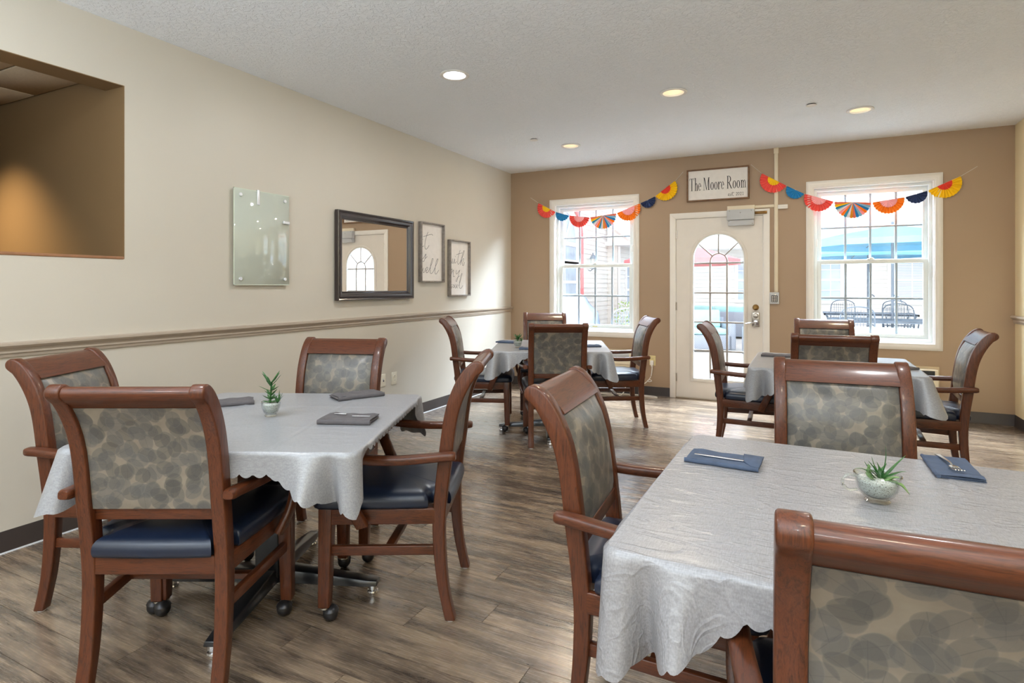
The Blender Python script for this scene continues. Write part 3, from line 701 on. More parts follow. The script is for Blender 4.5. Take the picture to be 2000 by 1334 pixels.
    # stretchers
    for s in (-1, 1):
        pts = [(s * (CW - 0.033), 0.05), (s * (CW - 0.011), 0.05), (s * 0.250, 0.46), (s * 0.228, 0.46)]
        MB().prism(pts, 'z', 0.252, 0.288).build('side_stretcher', WOODY, R, bevel=0.003)
    MB().box(-0.222, 0.222, 0.225, 0.257, 0.258, 0.278).build('cross_stretcher', WOODX, R, bevel=0.003)
    # arms, bowed outwards, and their curved supports
    for s in (-1, 1):
        path = cr([(s * 0.2515, -0.026, 0.640), (s * 0.2530, 0.02, 0.638), (s * 0.264, 0.10, 0.632), (s * 0.278, 0.19, 0.628), (s * 0.288, 0.28, 0.630), (s * 0.287, 0.35, 0.636), (s * 0.280, 0.40, 0.640), (s * 0.274, 0.425, 0.638)], 4)
        sec = [(0.021 * math.copysign(abs(math.cos(t_)) ** 0.55, math.cos(t_)), 0.0165 * math.copysign(abs(math.sin(t_)) ** 0.55, math.sin(t_))) for t_ in [2 * PI * k / 16 for k in range(16)]]
        tp = [1.0] * len(path); tp[0] = 0.72; tp[1] = 0.93; tp[-1] = 0.6; tp[-2] = 0.85
        ar = MB().tube(path, 0, sec=sec, taper=tp).build('arm', WOODY, R, ang=50)
        path = cr([(s * 0.276, 0.400, 0.632), (s * 0.287, 0.405, 0.595), (s * 0.299, 0.395, 0.545), (s * 0.302, 0.375, 0.495), (s * 0.295, 0.352, 0.445), (s * 0.280, 0.335, 0.405), (s * 0.267, 0.325, 0.376)], 4)
        sec2 = [(0.024 * math.copysign(abs(math.cos(t_)) ** 0.4, math.cos(t_)), 0.0125 * math.copysign(abs(math.sin(t_)) ** 0.4, math.sin(t_))) for t_ in [2 * PI * k / 16 for k in range(16)]]
        MB().tube(path, 0, sec=sec2, up=(s, 0, 0)).build('arm_support', WOOD, R, ang=50)
    return R
chair0 = make_chair()
CM = child_map()
CH = [  # x, y, facing angle in degrees, label, group
 (1.620, -5.682, 116.9, 'wooden dining chair at the front left, its leaf-print back to the camera', 'A'),
 (2.134, -4.712, -156.5, 'dining chair seen in side profile on the right side of the front left table', 'A'),
 (0.645, -5.387, 27.6, 'dining chair at the far left edge, between the left wall and the front left table', 'A'),
 (1.185, -4.410, -71.1, 'dining chair behind the front left table, leaf-print front facing the camera, beside the wall outlets', 'A'),
 (0.567, -2.235, 24.8, 'dining chair nearest the cream wall at the back left table', 'B'),
 (0.965, -1.110, -64.0, 'dining chair under the left window, behind the back left table', 'B'),
 (1.694, -2.544, 116.4, 'dining chair with its back to the camera at the back left table', 'B'),
 (2.066, -1.400, -153.5, 'dining chair right of the back left table, beside the beige outlet', 'B'),
 (2.816, -1.983, 2.1, 'dining chair in front of the glazed door, left of the back right table', 'C'),
 (3.580, -1.130, -88.0, 'dining chair under the right window, behind the back right table', 'C'),
 (3.580, -2.740, 92.4, 'dining chair with its back to the camera at the back right table', 'C'),
 (4.366, -2.080, 177.4, 'dining chair at the far right, right of the back right table', 'C'),
 (3.552, -4.290, -86.0, 'dining chair behind the front right table, leaf-print front facing the camera', 'D'),
 (2.815, -5.036, 4.0, 'large dining chair at the left end of the front right table, seen from its side', 'D'),
 (3.615, -5.850, 93.4, 'nearest dining chair, cut off by the lower right corner, back to the camera', 'D'),
]
GRP = dict(A='chairs around the front left table', B='chairs around the back left table', C='chairs around the back right table', D='chairs around the front right table')
for i, (x, y, a, lb, g_) in enumerate(CH):
    c_ = chair0 if i == 0 else copy_tree(chair0, CM)
    c_.location = (x, y, 0); c_.rotation_euler = (0, 0, math.radians(a - 90)); tag(c_, lb, 'chair', GRP[g_])

# ================================================================== TABLES
TH = 0.755
TABS = dict(A=((1.520, -5.123), 23.6, 0.49, 0.49, (1.42, -5.05)), B=((1.432, -2.060), 22.4, 0.480, 0.490, (1.432, -2.060)), C=((3.590, -2.272), 0.0, 0.482, 0.472, (3.590, -2.272)), D=((3.570, -5.165), -0.8, 0.497, 0.500, (3.570, -5.165)))
def make_base(T):
    b = MB().box(-0.05, 0.05, -0.05, 0.05, 0.07, 0.70).build('column', BLACK, T, bevel=0.006)
    MB().box(-0.22, 0.22, -0.22, 0.22, 0.69, 0.712).build('top_bracket', BLACK, T, bevel=0.003)
    for k in range(4):
        M_ = Matrix.Rotation(k * PI / 2, 4, 'Z')
        m = MB()
        sec = [(0.03, 0.048, 0.052, 0.105), (0.10, 0.046, 0.050, 0.100), (0.25, 0.040, 0.042, 0.082), (0.40, 0.034, 0.036, 0.062), (0.455, 0.028, 0.036, 0.056)]
        vs = []
        for x_, w_, zb, zt in sec:
            vs += [(x_, -w_, zb), (x_, w_, zb), (x_, w_ * 0.75, zt), (x_, -w_ * 0.75, zt)]
        fs = [(0, 1, 2, 3), tuple(len(vs) - 4 + q for q in (3, 2, 1, 0))] + [(4 * i + q, 4 * i + (q + 1) % 4, 4 * i + 4 + (q + 1) % 4, 4 * i + 4 + q) for i in range(len(sec) - 1) for q in range(4)]
        m.add(vs, fs).xf(M_)
        ft = m.build('foot', BLACK, T, bevel=0.004)
        MB().lathe([(0, 0), (0.022, 0), (0.024, 0.006), (0.022, 0.012), (0.015, 0.014), (0.015, 0.020), (0.022, 0.022), (0.022, 0.040), (0, 0.040)], (0.432, 0, 0), 20).xf(M_).build('leveling_glide', CHROME, ft)
TLAB = dict(A='dining table at the front left on a black four-footed base, under a grey cloth', B='small dining table at the back left below the left window, under a grey cloth', C='dining table at the back right below the right window, under a grey cloth', D='large-looking dining table at the front right, under a taupe grey cloth')
CLAB = dict(A='grey scalloped tablecloth over the front left table', B='grey scalloped tablecloth over the back left table', C='grey scalloped tablecloth over the back right table', D='taupe grey creased vinyl tablecloth over the front right table')
def rrect(hx, hy, r, step):
    """rounded-rectangle outline, counter-clockwise, with tangential arc length and outward normal; returns list of (x,y,nx,ny,edge,dist_to_corner)"""
    pts = []
    cs = [(hx - r, -hy + r, -PI / 2), (hx - r, hy - r, 0), (-hx + r, hy - r, PI / 2), (-hx + r, -hy + r, PI)]
    for k in range(4):
        cx_, cy_, a0 = cs[k]; n = max(6, int(r * PI / 2 / step))
        for q in range(n + 1):
            a = a0 + PI / 2 * q / n; d_ = abs(q - n / 2) / n * r * PI / 2
            pts.append((cx_ + r * math.cos(a), cy_ + r * math.sin(a), math.cos(a), math.sin(a), k if q >= n / 2 else (k - 1) % 4, d_))
        nx_, ny_, a1 = cs[(k + 1) % 4]
        L = (2 * hy if k % 2 == 0 else 2 * hx) - 2 * r; n2 = int(L / step); a = a0 + PI / 2
        sx, sy = cx_ + r * math.cos(a), cy_ + r * math.sin(a); tx, ty = -math.sin(a), math.cos(a)
        for q in range(1, n2):
            s_ = L * q / n2; d_ = min(s_, L - s_) + r * PI / 4
            pts.append((sx + tx * s_, sy + ty * s_, math.cos(a), math.sin(a), k, d_))
    return pts
def cloth(nm, hx, hy, mid, seed, mat, label, rz, loc, corner=0.265, flare=(0.1, 0.1, 0.1, 0.1), reach=(0.26, 0.26, 0.26, 0.26)):
    """mid: drop of the hem halfway along edges (+x, +y, -x, -y); seams and corner folds"""
    rnd = random.Random(seed); ph = [rnd.uniform(0, 6) for _ in range(8)]
    P = rrect(hx, hy, 0.035, 0.0065); n = len(P); vs = []; fs = []
    # arc length for scallops
    S = [0.0]
    for i in range(1, n): S.append(S[-1] + math.hypot(P[i][0] - P[i - 1][0], P[i][1] - P[i - 1][1]))
    # edge index k after corner k runs: k=0 -> +x edge, 1 -> +y, 2 -> -x, 3 -> -y
    def drop(i):
        x, y, nx, ny, e, d_ = P[i]
        md = mid[e]; w = max(0.0, 1 - d_ / reach[e])
        return md + (corner - md) * w ** 0.85
    TOPZ = 0.0
    # top surface rings
    top = []
    R1 = [(1.0, 0.0), (0.985, 0.0)]
    def cz(x, y):
        z = 0.0
        # ironed-in folds that stand slightly proud
        for fx in (-hx * 0.45, hx * 0.42): z += 0.0016 * math.exp(-((x - fx) / 0.006) ** 2)
        for fy in (-hy * 0.35, hy * 0.40): z += 0.0016 * math.exp(-((y - fy) / 0.006) ** 2)
        z += 0.0006 * math.sin(x * 23 + ph[0]) * math.sin(y * 17 + ph[1])
        return z
    G = 110; grid = []
    for i in range(G + 1):
        for j in range(G + 1):
            x, y = -hx + 2 * hx * i / G, -hy + 2 * hy * j / G
            # pull the grid's corners in to the rounded outline
            ax, ay = abs(x) - (hx - 0.035), abs(y) - (hy - 0.035)
            if ax > 0 and ay > 0:
                k = max(ax, ay) / math.hypot(ax, ay)
                x = math.copysign(hx - 0.035 + ax * k, x); y = math.copysign(hy - 0.035 + ay * k, y)
            ed = min(hx - abs(x), hy - abs(y)); f_ = min(1, ed / 0.012)
            vs.append((x, y, cz(x, y) * f_))
    for i in range(G):
        for j in range(G):
            a = i * (G + 1) + j; fs.append((a, a + G + 1, a + G + 2, a + 1))
    # skirt
    base = len(vs); rows = 15; prof = []
    for r_ in range(rows + 1):
        t_ = r_ / rows
        for i in range(n):
            x, y, nx, ny, e, d_ = P[i]; D = drop(i)
            scal = 0.013 * abs(math.sin(PI * S[i] / 0.042)) ** 0.75
            L = (D - 0.013 + scal)
            s_ = t_ * L
            # rolled edge then hang with flare and folds
            rr = 0.010
            if s_ < rr * 1.57: a = s_ / rr; ox, oz = rr * math.sin(a), -rr * (1 - math.cos(a))
            else: ox, oz = rr, -rr - (s_ - rr * 1.57)
            h_ = max(0, -oz) ; cw = math.exp(-(d_ / 0.05) ** 2); c2 = math.exp(-((d_ - 0.075) / 0.026) ** 2); c3 = math.exp(-((d_ - 0.145) / 0.04) ** 2)
            fl = flare[0 if x > 0 and y < 0 else 1 if x > 0 else 2 if y > 0 else 3]
            ox += h_ * ((fl + 0.02) * cw - (0.36 + 0.2 * fl) * c2 + (0.34 + 0.2 * fl) * c3 * (1 if e % 2 else 0.6)) + 0.02 * h_
            ox += 0.010 * h_ / 0.1 * math.sin(S[i] * 26 + ph[2]) * (1 - cw) * 0.5
            if D < 0.12 and d_ > 0.2:      # hem turned in under the table along the middle
                ox -= 0.0
            vs.append((x + nx * ox, y + ny * ox, oz))
    for r_ in range(rows):
        for i in range(n):
            j = (i + 1) % n; a = base + r_ * n
            fs.append((a + i, a + n + i, a + n + j, a + j))
    # join the grid border to the outline by welding: outline points share positions with a thin bridging ring
    o = MB().add(vs, fs).build('tablecloth', mat, None, loc=(loc[0], loc[1], TH), rz=math.radians(rz), ang=70, weld=False, normals=False)
    tag(o, label, 'tablecloth', 'grey tablecloths'); return o
MIDS = dict(A=(0.030, 0.06, 0.06, 0.088), B=(0.06, 0.06, 0.06, 0.07), C=(0.06, 0.06, 0.06, 0.085), D=(0.06, 0.05, 0.05, 0.090))
t0 = None
for k in 'ABCD':
    (tx, ty), ang, hx, hy, bc = TABS[k]
    T = empty('dining_table', (bc[0], bc[1], 0), math.radians(ang)); tag(T, TLAB[k], 'table', 'square dining tables')
    M_ = Matrix.Rotation(-math.radians(ang), 4, 'Z') @ Vector((tx - bc[0], ty - bc[1], 0))
    MB().box(M_.x - hx + 0.006, M_.x + hx - 0.006, M_.y - hy + 0.006, M_.y + hy - 0.006, 0.712, TH - 0.0035).build('tabletop', pbr('table_laminate', srgb(90, 60, 45), 0.4) if k == 'A' else bpy.data.materials['table_laminate'], T, bevel=0.008)
    make_base(T)
    cloth(k, hx, hy, MIDS[k], ord(k), CLOTHD if k == 'D' else CLOTHA, CLAB[k], ang, (tx, ty), dict(A=0.215, B=0.24, C=0.235, D=0.27)[k], dict(A=(0.02, 0.1, 0.2, 0.26), B=(0.25, 0.2, 0.1, 0.2), C=(0.36, 0.1, 0.1, 0.05), D=(0.1, 0.1, 0.1, 0.03))[k], dict(A=(0.085, 0.26, 0.26, 0.26)).get(k, (0.26,) * 4))

# ================================================================== NAPKINS, FORKS
def napkin(loc, rz, L, Wd, mat, label, layers=4, thick=0.016, seed=1, flap=False):
    """folded napkin: stacked leaves joined at a rounded fold on the +x side"""
    rnd = random.Random(seed); N_ = empty('folded_napkin', loc, math.radians(rz)); tag(N_, label, 'napkin')
    def wave(x, y, k): return 0.0014 * math.sin(x * 38 + seed + k) * math.cos(y * 31 + seed * 2) + 0.001 * math.sin(x * 90 + k * 2 + y * 40)
    lt = thick / layers
    for q in range(layers):
        nx_, ny_ = 28, 12; vs = []; fs = []
        sx, sy = rnd.uniform(-0.003, 0.003), rnd.uniform(-0.003, 0.003); shr = rnd.uniform(0.96, 1.0)
        for side in (0, 1):
            for i in range(nx_ + 1):
                for j in range(ny_ + 1):
                    u, v = i / nx_ * 2 - 1, j / ny_ * 2 - 1
                    x, y = u * L / 2 * shr + sx, v * Wd / 2 * shr + sy
                    rnd_e = max(0.0, 1 - abs(v) ** 10) * max(0.0, 1 - abs(u) ** 16)
                    w_ = wave(x, y, q) * (q + 0.4) / layers
                    bulge = 0.004 * q / layers * math.exp(-((u + 0.75) / 0.15) ** 2) + 0.003 * q / layers * math.exp(-((u - 0.8) / 0.12) ** 2)
                    zc = q * lt + lt / 2 + w_ + bulge
                    vs.append((x, y, max(0.0006 + 0.0004 * side, zc + (0.5 if side else -0.5) * lt * 0.86 * (0.35 + 0.65 * rnd_e))))
        n = (nx_ + 1) * (ny_ + 1)
        for s in (0, 1):
            for i in range(nx_):
                for j in range(ny_):
                    a = s * n + i * (ny_ + 1) + j; f_ = (a, a + ny_ + 1, a + ny_ + 2, a + 1); fs.append(f_ if s else f_[::-1])
        ed = [j for j in range(ny_ + 1)] + [i * (ny_ + 1) + ny_ for i in range(1, nx_ + 1)] + [nx_ * (ny_ + 1) + j for j in range(ny_ - 1, -1, -1)] + [i * (ny_ + 1) for i in range(nx_ - 1, 0, -1)]
        for k in range(len(ed)):
            a, b = ed[k], ed[(k + 1) % len(ed)]; fs.append((a, n + a, n + b, b))
        MB().add(vs, fs).build('fold', mat, N_, ang=60)
    # long rounded fold along the front edge
    MB().tube([(-L / 2 + L * k / 16, -Wd / 2 + 0.002 + 0.0008 * math.sin(k * 1.3), thick * 0.5) for k in range(17)], 0, sec=[(0.006 * math.cos(a), thick * 0.5 * math.sin(a)) for a in [2 * PI * k / 12 for k in range(12)]]).build('rounded_fold', mat, N_, ang=60)
    if flap:
        MB().add([(L / 2 - 0.055, Wd / 2, thick + 0.002), (L / 2 + 0.002, Wd / 2, thick + 0.001), (L / 2 + 0.002, -Wd / 2, thick + 0.001), (L / 2 - 0.02, -Wd / 2, thick + 0.002), (L / 2 - 0.042, -Wd / 4, thick + 0.005),
                  (L / 2 - 0.055, Wd / 2, thick - 0.002), (L / 2 + 0.002, Wd / 2, thick - 0.002), (L / 2 + 0.002, -Wd / 2, thick - 0.002), (L / 2 - 0.02, -Wd / 2, thick - 0.002), (L / 2 - 0.042, -Wd / 4, thick - 0.002)],
                 [(4, 3, 2, 1, 0), (5, 6, 7, 8, 9), (0, 1, 6, 5), (1, 2, 7, 6), (2, 3, 8, 7), (3, 4, 9, 8), (4, 0, 5, 9)]).build('tucked_corner', mat, N_, bevel=0.001, seg=1)
    return N_
NZ = TH + 0.0006
napkin((1.852, -5.058, NZ), 22, 0.205, 0.125, NAPG, 'charcoal grey folded napkin nearest the camera on the front left table', 4, 0.018, 3)
napkin((1.540, -4.662, NZ), 64, 0.225, 0.115, NAPG, 'charcoal grey folded napkin in front of the chair beyond the front left table', 4, 0.018, 5)
napkin((1.150, -5.045, NZ), 50, 0.20, 0.11, NAPG, 'charcoal grey folded napkin on the wall side of the front left table', 4, 0.018, 7)
napkin((3.212, -4.955, NZ), -3, 0.205, 0.118, NAPB, 'slate blue folded napkin on the left part of the front right table', 3, 0.014, 9, flap=True)
napkin((3.803, -4.738, NZ), -89, 0.215, 0.108, NAPB, 'slate blue folded napkin right of the teacup plant', 3, 0.010, 11)
napkin((0.995, -2.020, NZ), 2, 0.21, 0.11, NAPB, 'slate blue napkin at the wall end of the back left table', 3, 0.014, 12)
napkin((1.385, -2.430, NZ), 22, 0.14, 0.11, NAPB, 'slate blue napkin on the near side of the back left table', 3, 0.014, 13)
napkin((1.76, -2.02, NZ), 28, 0.22, 0.11, NAPB, 'slate blue napkin at the right end of the back left table', 3, 0.014, 14)
napkin((3.245, -2.045, NZ), 0, 0.21, 0.11, NAPG, 'grey folded napkin on the left part of the back right table', 3, 0.016, 15)
napkin((3.95, -2.41, NZ), 30, 0.21, 0.11, NAPG, 'grey folded napkin on the right part of the back right table', 3, 0.014, 16)
def fork(loc, rz, label, tilt=0):
    F_ = empty('fork', loc, math.radians(rz)); tag(F_, label, 'fork')
    hp = [(-0.085, 0, 0.001), (-0.06, 0, 0.003), (-0.02, 0, 0.006), (0.02, 0, 0.008), (0.038, 0, 0.005)]
    sec = [(0.0045, 0.001), (0.0045, -0.001), (-0.0045, -0.001), (-0.0045, 0.001)]
    p = cr(hp, 4); MB().tube(p, 0, sec=sec, taper=[1.5 - 0.9 * min(1, k / (len(p) * 0.75)) for k in range(len(p))]).build('handle', STEEL, F_, ang=50)
    MB().prism([(0.036, -0.004), (0.046, -0.011), (0.060, -0.012), (0.060, 0.012), (0.046, 0.011), (0.036, 0.004)], 'z', 0.0035, 0.0055).build('head', STEEL, F_, bevel=0.0008, seg=1)
    t_ = MB()
    for k in range(4):
        y_ = -0.0102 + k * 0.0068
        t_.tube(cr([(0.059, y_, 0.0045), (0.075, y_, 0.0035), (0.092, y_, 0.0055), (0.102, y_, 0.009)], 3), 0.0014, 6)
    t_.build('tines', STEEL, F_)
    return F_
fork((3.795, -4.720, NZ + 0.0125), -84, 'steel fork lying on the slate blue napkin right of the teacup plant')
def knife(loc, rz, label, L=0.11, tz=0):
    K_ = empty('knife', loc, math.radians(rz)); tag(K_, label, 'cutlery')
    MB().box(-L / 2, L / 2, -0.004, 0.004, 0, 0.003).build('blade', STEEL, K_, bevel=0.001, seg=2); return K_
knife((3.200, -4.975, NZ + 0.0155), -4, 'slim steel cutlery handle peeking out of the left slate blue napkin', 0.14)
k_ = knife((1.80, -5.05, NZ + 0.0205), 20, 'short steel cutlery tip tucked into the nearest charcoal napkin', 0.05)
knife((1.90, -5.045, NZ + 0.0205), 24, 'thin steel cutlery edge in the nearest charcoal napkin, right part', 0.07)

# ================================================================== POTTED PLANTS
def blade(name, pts, w, mat, parent, cup=0.3, n=5):
    """thick pointed succulent leaf along a path"""
    P = cr(pts, n); m = MB(); L = len(P); w = w * 1.55
    sec = [(math.cos(a), (0.34 if math.sin(a) < 0 else 0.12) * math.sin(a)) for a in [2 * PI * k / 8 for k in range(8)]]
    tp = [w * (0.75 + 0.6 * (i / L)) if i / L < 0.35 else w * 0.96 * (1 - ((i / (L - 1)) - 0.35) / 0.65) ** 0.8 + 0.0002 for i in range(L)]
    m.tube(P, 0, sec=sec, taper=tp); return m.build(name, mat, parent, ang=60)
def plant_d():
    E = empty('potted_plant', (3.585, -5.123, NZ)); tag(E, 'spiky green succulent in a clear glass teacup of white gravel on the front right table', 'plant')
    prof = [(0.0, 0.0), (0.027, 0.0), (0.028, 0.003), (0.024, 0.007), (0.026, 0.010), (0.036, 0.018), (0.044, 0.032), (0.048, 0.050), (0.050, 0.062), (0.052, 0.066), (0.050, 0.067), (0.0475, 0.062), (0.0455, 0.050), (0.0415, 0.033), (0.033, 0.020), (0.022, 0.012), (0.0, 0.011)]
    cup = MB().lathe(prof, n=40).build('glass_cup', CUPG, E)
    MB().tube(cr([(-0.047, -0.012, 0.058), (-0.060, -0.016, 0.062), (-0.073, -0.019, 0.052), (-0.074, -0.019, 0.036), (-0.062, -0.016, 0.024), (-0.043, -0.011, 0.026)], 5), 0.0038, 8).build('handle', CUPG, cup)
    MB().lathe([(0.0, 0.0125), (0.020, 0.0128), (0.032, 0.021), (0.0405, 0.034), (0.0445, 0.049), (0.042, 0.054), (0.025, 0.057), (0.0, 0.058)], n=36).build('gravel', GRAV, E)
    c = Vector((0.006, 0.0, 0.055)); rx = Vector((0.893, 0.449, 0)); fx = Vector((-0.449, 0.893, 0))
    def pt(r_, f_, z): return tuple(c + rx * r_ + fx * f_ + Vector((0, 0, z)))
    for pts, w in [([(0, 0, 0), (-0.012, 0.0, 0.024), (-0.030, 0, 0.045)], 0.0042), ([(0, 0, 0), (-0.008, 0.01, 0.03), (-0.014, 0.012, 0.052)], 0.0040), ([(0, 0, 0), (0.010, 0, 0.028), (0.014, 0, 0.060), (0.013, 0.002, 0.082)], 0.0036),
                   ([(0, 0, 0), (0.020, 0, 0.018), (0.040, 0.0, 0.038), (0.062, 0, 0.058)], 0.0042), ([(0, 0, 0), (0.020, -0.006, 0.012), (0.042, -0.008, 0.020), (0.056, -0.01, 0.021)], 0.0040),
                   ([(0, 0, 0), (-0.014, -0.01, 0.018), (-0.034, -0.014, 0.028), (-0.048, -0.016, 0.026)], 0.0036), ([(-0.01, 0, 0), (-0.026, 0, 0.016), (-0.044, 0, 0.026), (-0.062, 0.0, 0.026)], 0.0034),
                   ([(0, 0, 0), (0.004, 0.008, 0.02), (0.000, 0.014, 0.038)], 0.0040), ([(0, 0, 0), (-0.020, 0.01, 0.022), (-0.032, 0.012, 0.040)], 0.0036), ([(0, 0, 0), (0.012, 0.012, 0.018), (0.028, 0.02, 0.032)], 0.0036)]:
        blade('leaf', [pt(*q) for q in pts], w, GRN, E)
    for pts, w in [([(0, -0.01, 0), (0.018, -0.022, 0.012), (0.024, -0.034, 0.014)], 0.008), ([(0.01, -0.02, 0.004), (0.026, -0.036, 0.0), (0.036, -0.044, -0.014), (0.040, -0.046, -0.022)], 0.0065), ([(-0.02, 0, 0), (-0.030, 0, 0.020), (-0.028, 0, 0.036)], 0.007), ([(-0.018, -0.01, 0), (-0.036, -0.014, 0.010), (-0.046, -0.016, 0.022)], 0.004), ([(-0.015, 0.01, 0), (-0.018, 0.012, 0.022), (-0.022, 0.012, 0.034)], 0.008)]:
        blade('leaf', [pt(*q) for q in pts], w, GRN2, E)
plant_d()
def plant_a(loc, label, tall=1.0):
    E = empty('potted_plant', loc); tag(E, label, 'plant')
    prof = [(0.0, 0.0), (0.022, 0.0), (0.024, 0.004), (0.020, 0.010), (0.029, 0.020), (0.035, 0.036), (0.037, 0.054), (0.0385, 0.060), (0.036, 0.060), (0.0345, 0.054), (0.0325, 0.037), (0.026, 0.022), (0.017, 0.014), (0.0, 0.013)]
    MB().lathe(prof, n=36).build('glass_cup', CUPG, E)
    MB().lathe([(0.0, 0.0145), (0.016, 0.015), (0.025, 0.023), (0.0315, 0.038), (0.0325, 0.048), (0.026, 0.053), (0.0, 0.054)], n=32).build('gravel', GRAV, E)
    rx = Vector((0.893, 0.449, 0)); fx = Vector((-0.449, 0.893, 0)); c = Vector((0, 0, 0.05))
    def pt(r_, f_, z): return tuple(c + rx * r_ + fx * f_ + Vector((0, 0, z)))
    MB().tube([pt(-0.003, 0, 0), pt(0.0, 0, 0.04), pt(0.003, 0, 0.085 * tall)], 0.0035, 8).build('stem', GRN, E)
    rnd = random.Random(8); L = []
    for lv, (z, n, ln, up) in enumerate([(0.006, 7, 0.036, 0.006), (0.018, 7, 0.034, 0.016), (0.034, 4, 0.030, 0.022), (0.052 * tall, 3, 0.048, 0.022), (0.072 * tall, 3, 0.040, 0.042), (0.082 * tall, 4, 0.048, 0.046)]):
        for k in range(n):
            a = 2 * PI * k / n + lv * 1.1 + 0.3; ca, sa = math.cos(a), math.sin(a) * 0.8
            blade('leaf', [pt(0, 0, z), pt(ca * ln * 0.4, sa * ln * 0.4, z + up * 0.35), pt(ca * ln * 0.75, sa * ln * 0.75, z + up * 0.75), pt(ca * ln, sa * ln, z + up)], 0.0042, GRN, E, n=3)
    for k in range(8):
        a = 2 * PI * k / 8; ca, sa = math.cos(a), math.sin(a); bx = 0.030
        blade('leaf', [pt(bx, -0.006, 0.004), pt(bx + ca * 0.009, -0.006 + sa * 0.008, 0.018 + 0.004 * (k % 2)), pt(bx + ca * 0.022, -0.006 + sa * 0.018, 0.034 + 0.010 * (k % 3))], 0.0030, GRN, E, n=3)
plant_a((1.510, -5.133, NZ), 'small spiky green succulent in a clear glass cup on the front left table')
plant_a((1.262, -2.37, NZ), 'small succulent in a glass cup on the back left table, mostly behind a chair', 0.3)
# ================================================================== WALL DECOR (left wall, x = 0)
e = empty('glass_memo_board', (0, -3.9215, 1.612)); tag(e, 'pale green frosted glass board fixed to the cream wall with round standoffs', 'glass board')
MB().box(0.020, 0.026, -0.2325, 0.2325, -0.328, 0.328).build('glass_panel', GBOARD, e, bevel=0.001, seg=1)
MB().box(0.0199, 0.0262, -0.2332, -0.229, -0.3287, 0.3287).box(0.0199, 0.0262, -0.2332, 0.2332, 0.3235, 0.3287).box(0.0199, 0.0262, -0.2332, 0.2332, -0.3287, -0.3235).build('glass_edge', GEDGE, e)
Mx = Matrix.Rotation(PI / 2, 4, 'Y')
for yy, zz in ((-0.185, 0.285), (0.19, 0.285), (-0.185, -0.285), (0.19, -0.285)):
    MB().lathe([(0, 0.0), (0.006, 0.0), (0.006, 0.020), (0.0065, 0.0265), (0.012, 0.0265), (0.012, 0.034), (0.0105, 0.036), (0, 0.036)], (0, yy, zz), 20, M=Mx).build('standoff', SATIN, e)
MB().box(0.0265, 0.034, -0.052, -0.030, 0.23, 0.332).box(0.018, 0.034, -0.052, -0.030, 0.329, 0.335).build('marker_clip', SATIN, e, bevel=0.003)
MB().box(0.0265, 0.040, 0.170, 0.228, 0.118, 0.140).build('marker_clip', SATIN, e, bevel=0.004)  # modelled bar stands in for a clip's reflection in the glass

e = empty('wall_mirror', (0.012, -2.695, 1.530)); tag(e, 'rectangular mirror in a dark espresso moulded frame on the cream wall', 'mirror')
hy, hz = 0.512, 0.372
prof = [(0.0, 0.0), (0.0, 0.034), (0.006, 0.040), (0.014, 0.036), (0.018, 0.030), (0.030, 0.034), (0.046, 0.030), (0.056, 0.018), (0.060, 0.010), (0.070, 0.012), (0.074, 0.006), (0.074, 0.0)]
m = MB(); corners = [(-1, -1), (1, -1), (1, 1), (-1, 1)]; n = len(prof); vs = []
for sy, sz in corners: vs += [(h_, sy * (hy - o_), sz * (hz - o_)) for o_, h_ in prof]
fs = [((k * n + i), (k * n + (i + 1) % n), (((k + 1) % 4) * n + (i + 1) % n), (((k + 1) % 4) * n + i)) for k in range(4) for i in range(n)]
m.add(vs, fs).build('frame', ESP, e, ang=25)
bd = MB()
for k in range(4):
    (a0, b0), (a1, b1) = corners[k], corners[(k + 1) % 4]; L = 2 * (hy if k % 2 == 0 else hz) - 0.05; q = int(L / 0.011)
    for i in range(q):
        t_ = (i + 0.5) / q
        y_ = (a0 + (a1 - a0) * t_) * (hy - 0.021); z_ = (b0 + (b1 - b0) * t_) * (hz - 0.021)
        bd.box(0.028, 0.0345, y_ - 0.0035, y_ + 0.0035, z_ - 0.0035, z_ + 0.0035)
b_ = bd.build('bead_row', ESP, e, bevel=0.0015, seg=1); b_['kind'] = 'stuff'
MB().box(0.001, 0.006, -hy + 0.068, hy - 0.068, -hz + 0.068, hz - 0.068).build('mirror_glass', MIRR, e, smooth=False)

S1 = [[(-1.892, 1.825), (-1.915, 1.789), (-1.938, 1.733), (-1.948, 1.678), (-1.935, 1.651), (-1.908, 1.657), (-1.874, 1.69)], [(-1.975, 1.772), (-1.928, 1.784), (-1.881, 1.797), (-1.826, 1.807), (-1.806, 1.797)], [(-1.998, 1.721), (-2.003, 1.69), (-1.998, 1.667), (-1.968, 1.68)], [(-2.001, 1.582), (-2.003, 1.559), (-1.997, 1.548), (-1.972, 1.557)], [(-1.972, 1.557), (-1.941, 1.589), (-1.93, 1.601), (-1.932, 1.582), (-1.948, 1.55), (-1.964, 1.526), (-1.985, 1.523)], [(-1.941, 1.554), (-1.905, 1.577)], [(-2.014, 1.467), (-2.019, 1.428), (-2.009, 1.409), (-1.985, 1.437), (-1.977, 1.46), (-1.98, 1.429), (-1.969, 1.41), (-1.948, 1.43), (-1.94, 1.457)], [(-1.932, 1.423), (-1.905, 1.443), (-1.897, 1.462), (-1.915, 1.466), (-1.93, 1.438), (-1.919, 1.411), (-1.888, 1.424), (-1.833, 1.496), (-1.802, 1.548), (-1.813, 1.56), (-1.833, 1.527), (-1.851, 1.464), (-1.854, 1.416), (-1.833, 1.405), (-1.799, 1.426), (-1.75, 1.49), (-1.712, 1.548), (-1.722, 1.559), (-1.743, 1.531), (-1.764, 1.466), (-1.768, 1.414), (-1.743, 1.403), (-1.697, 1.444)]]
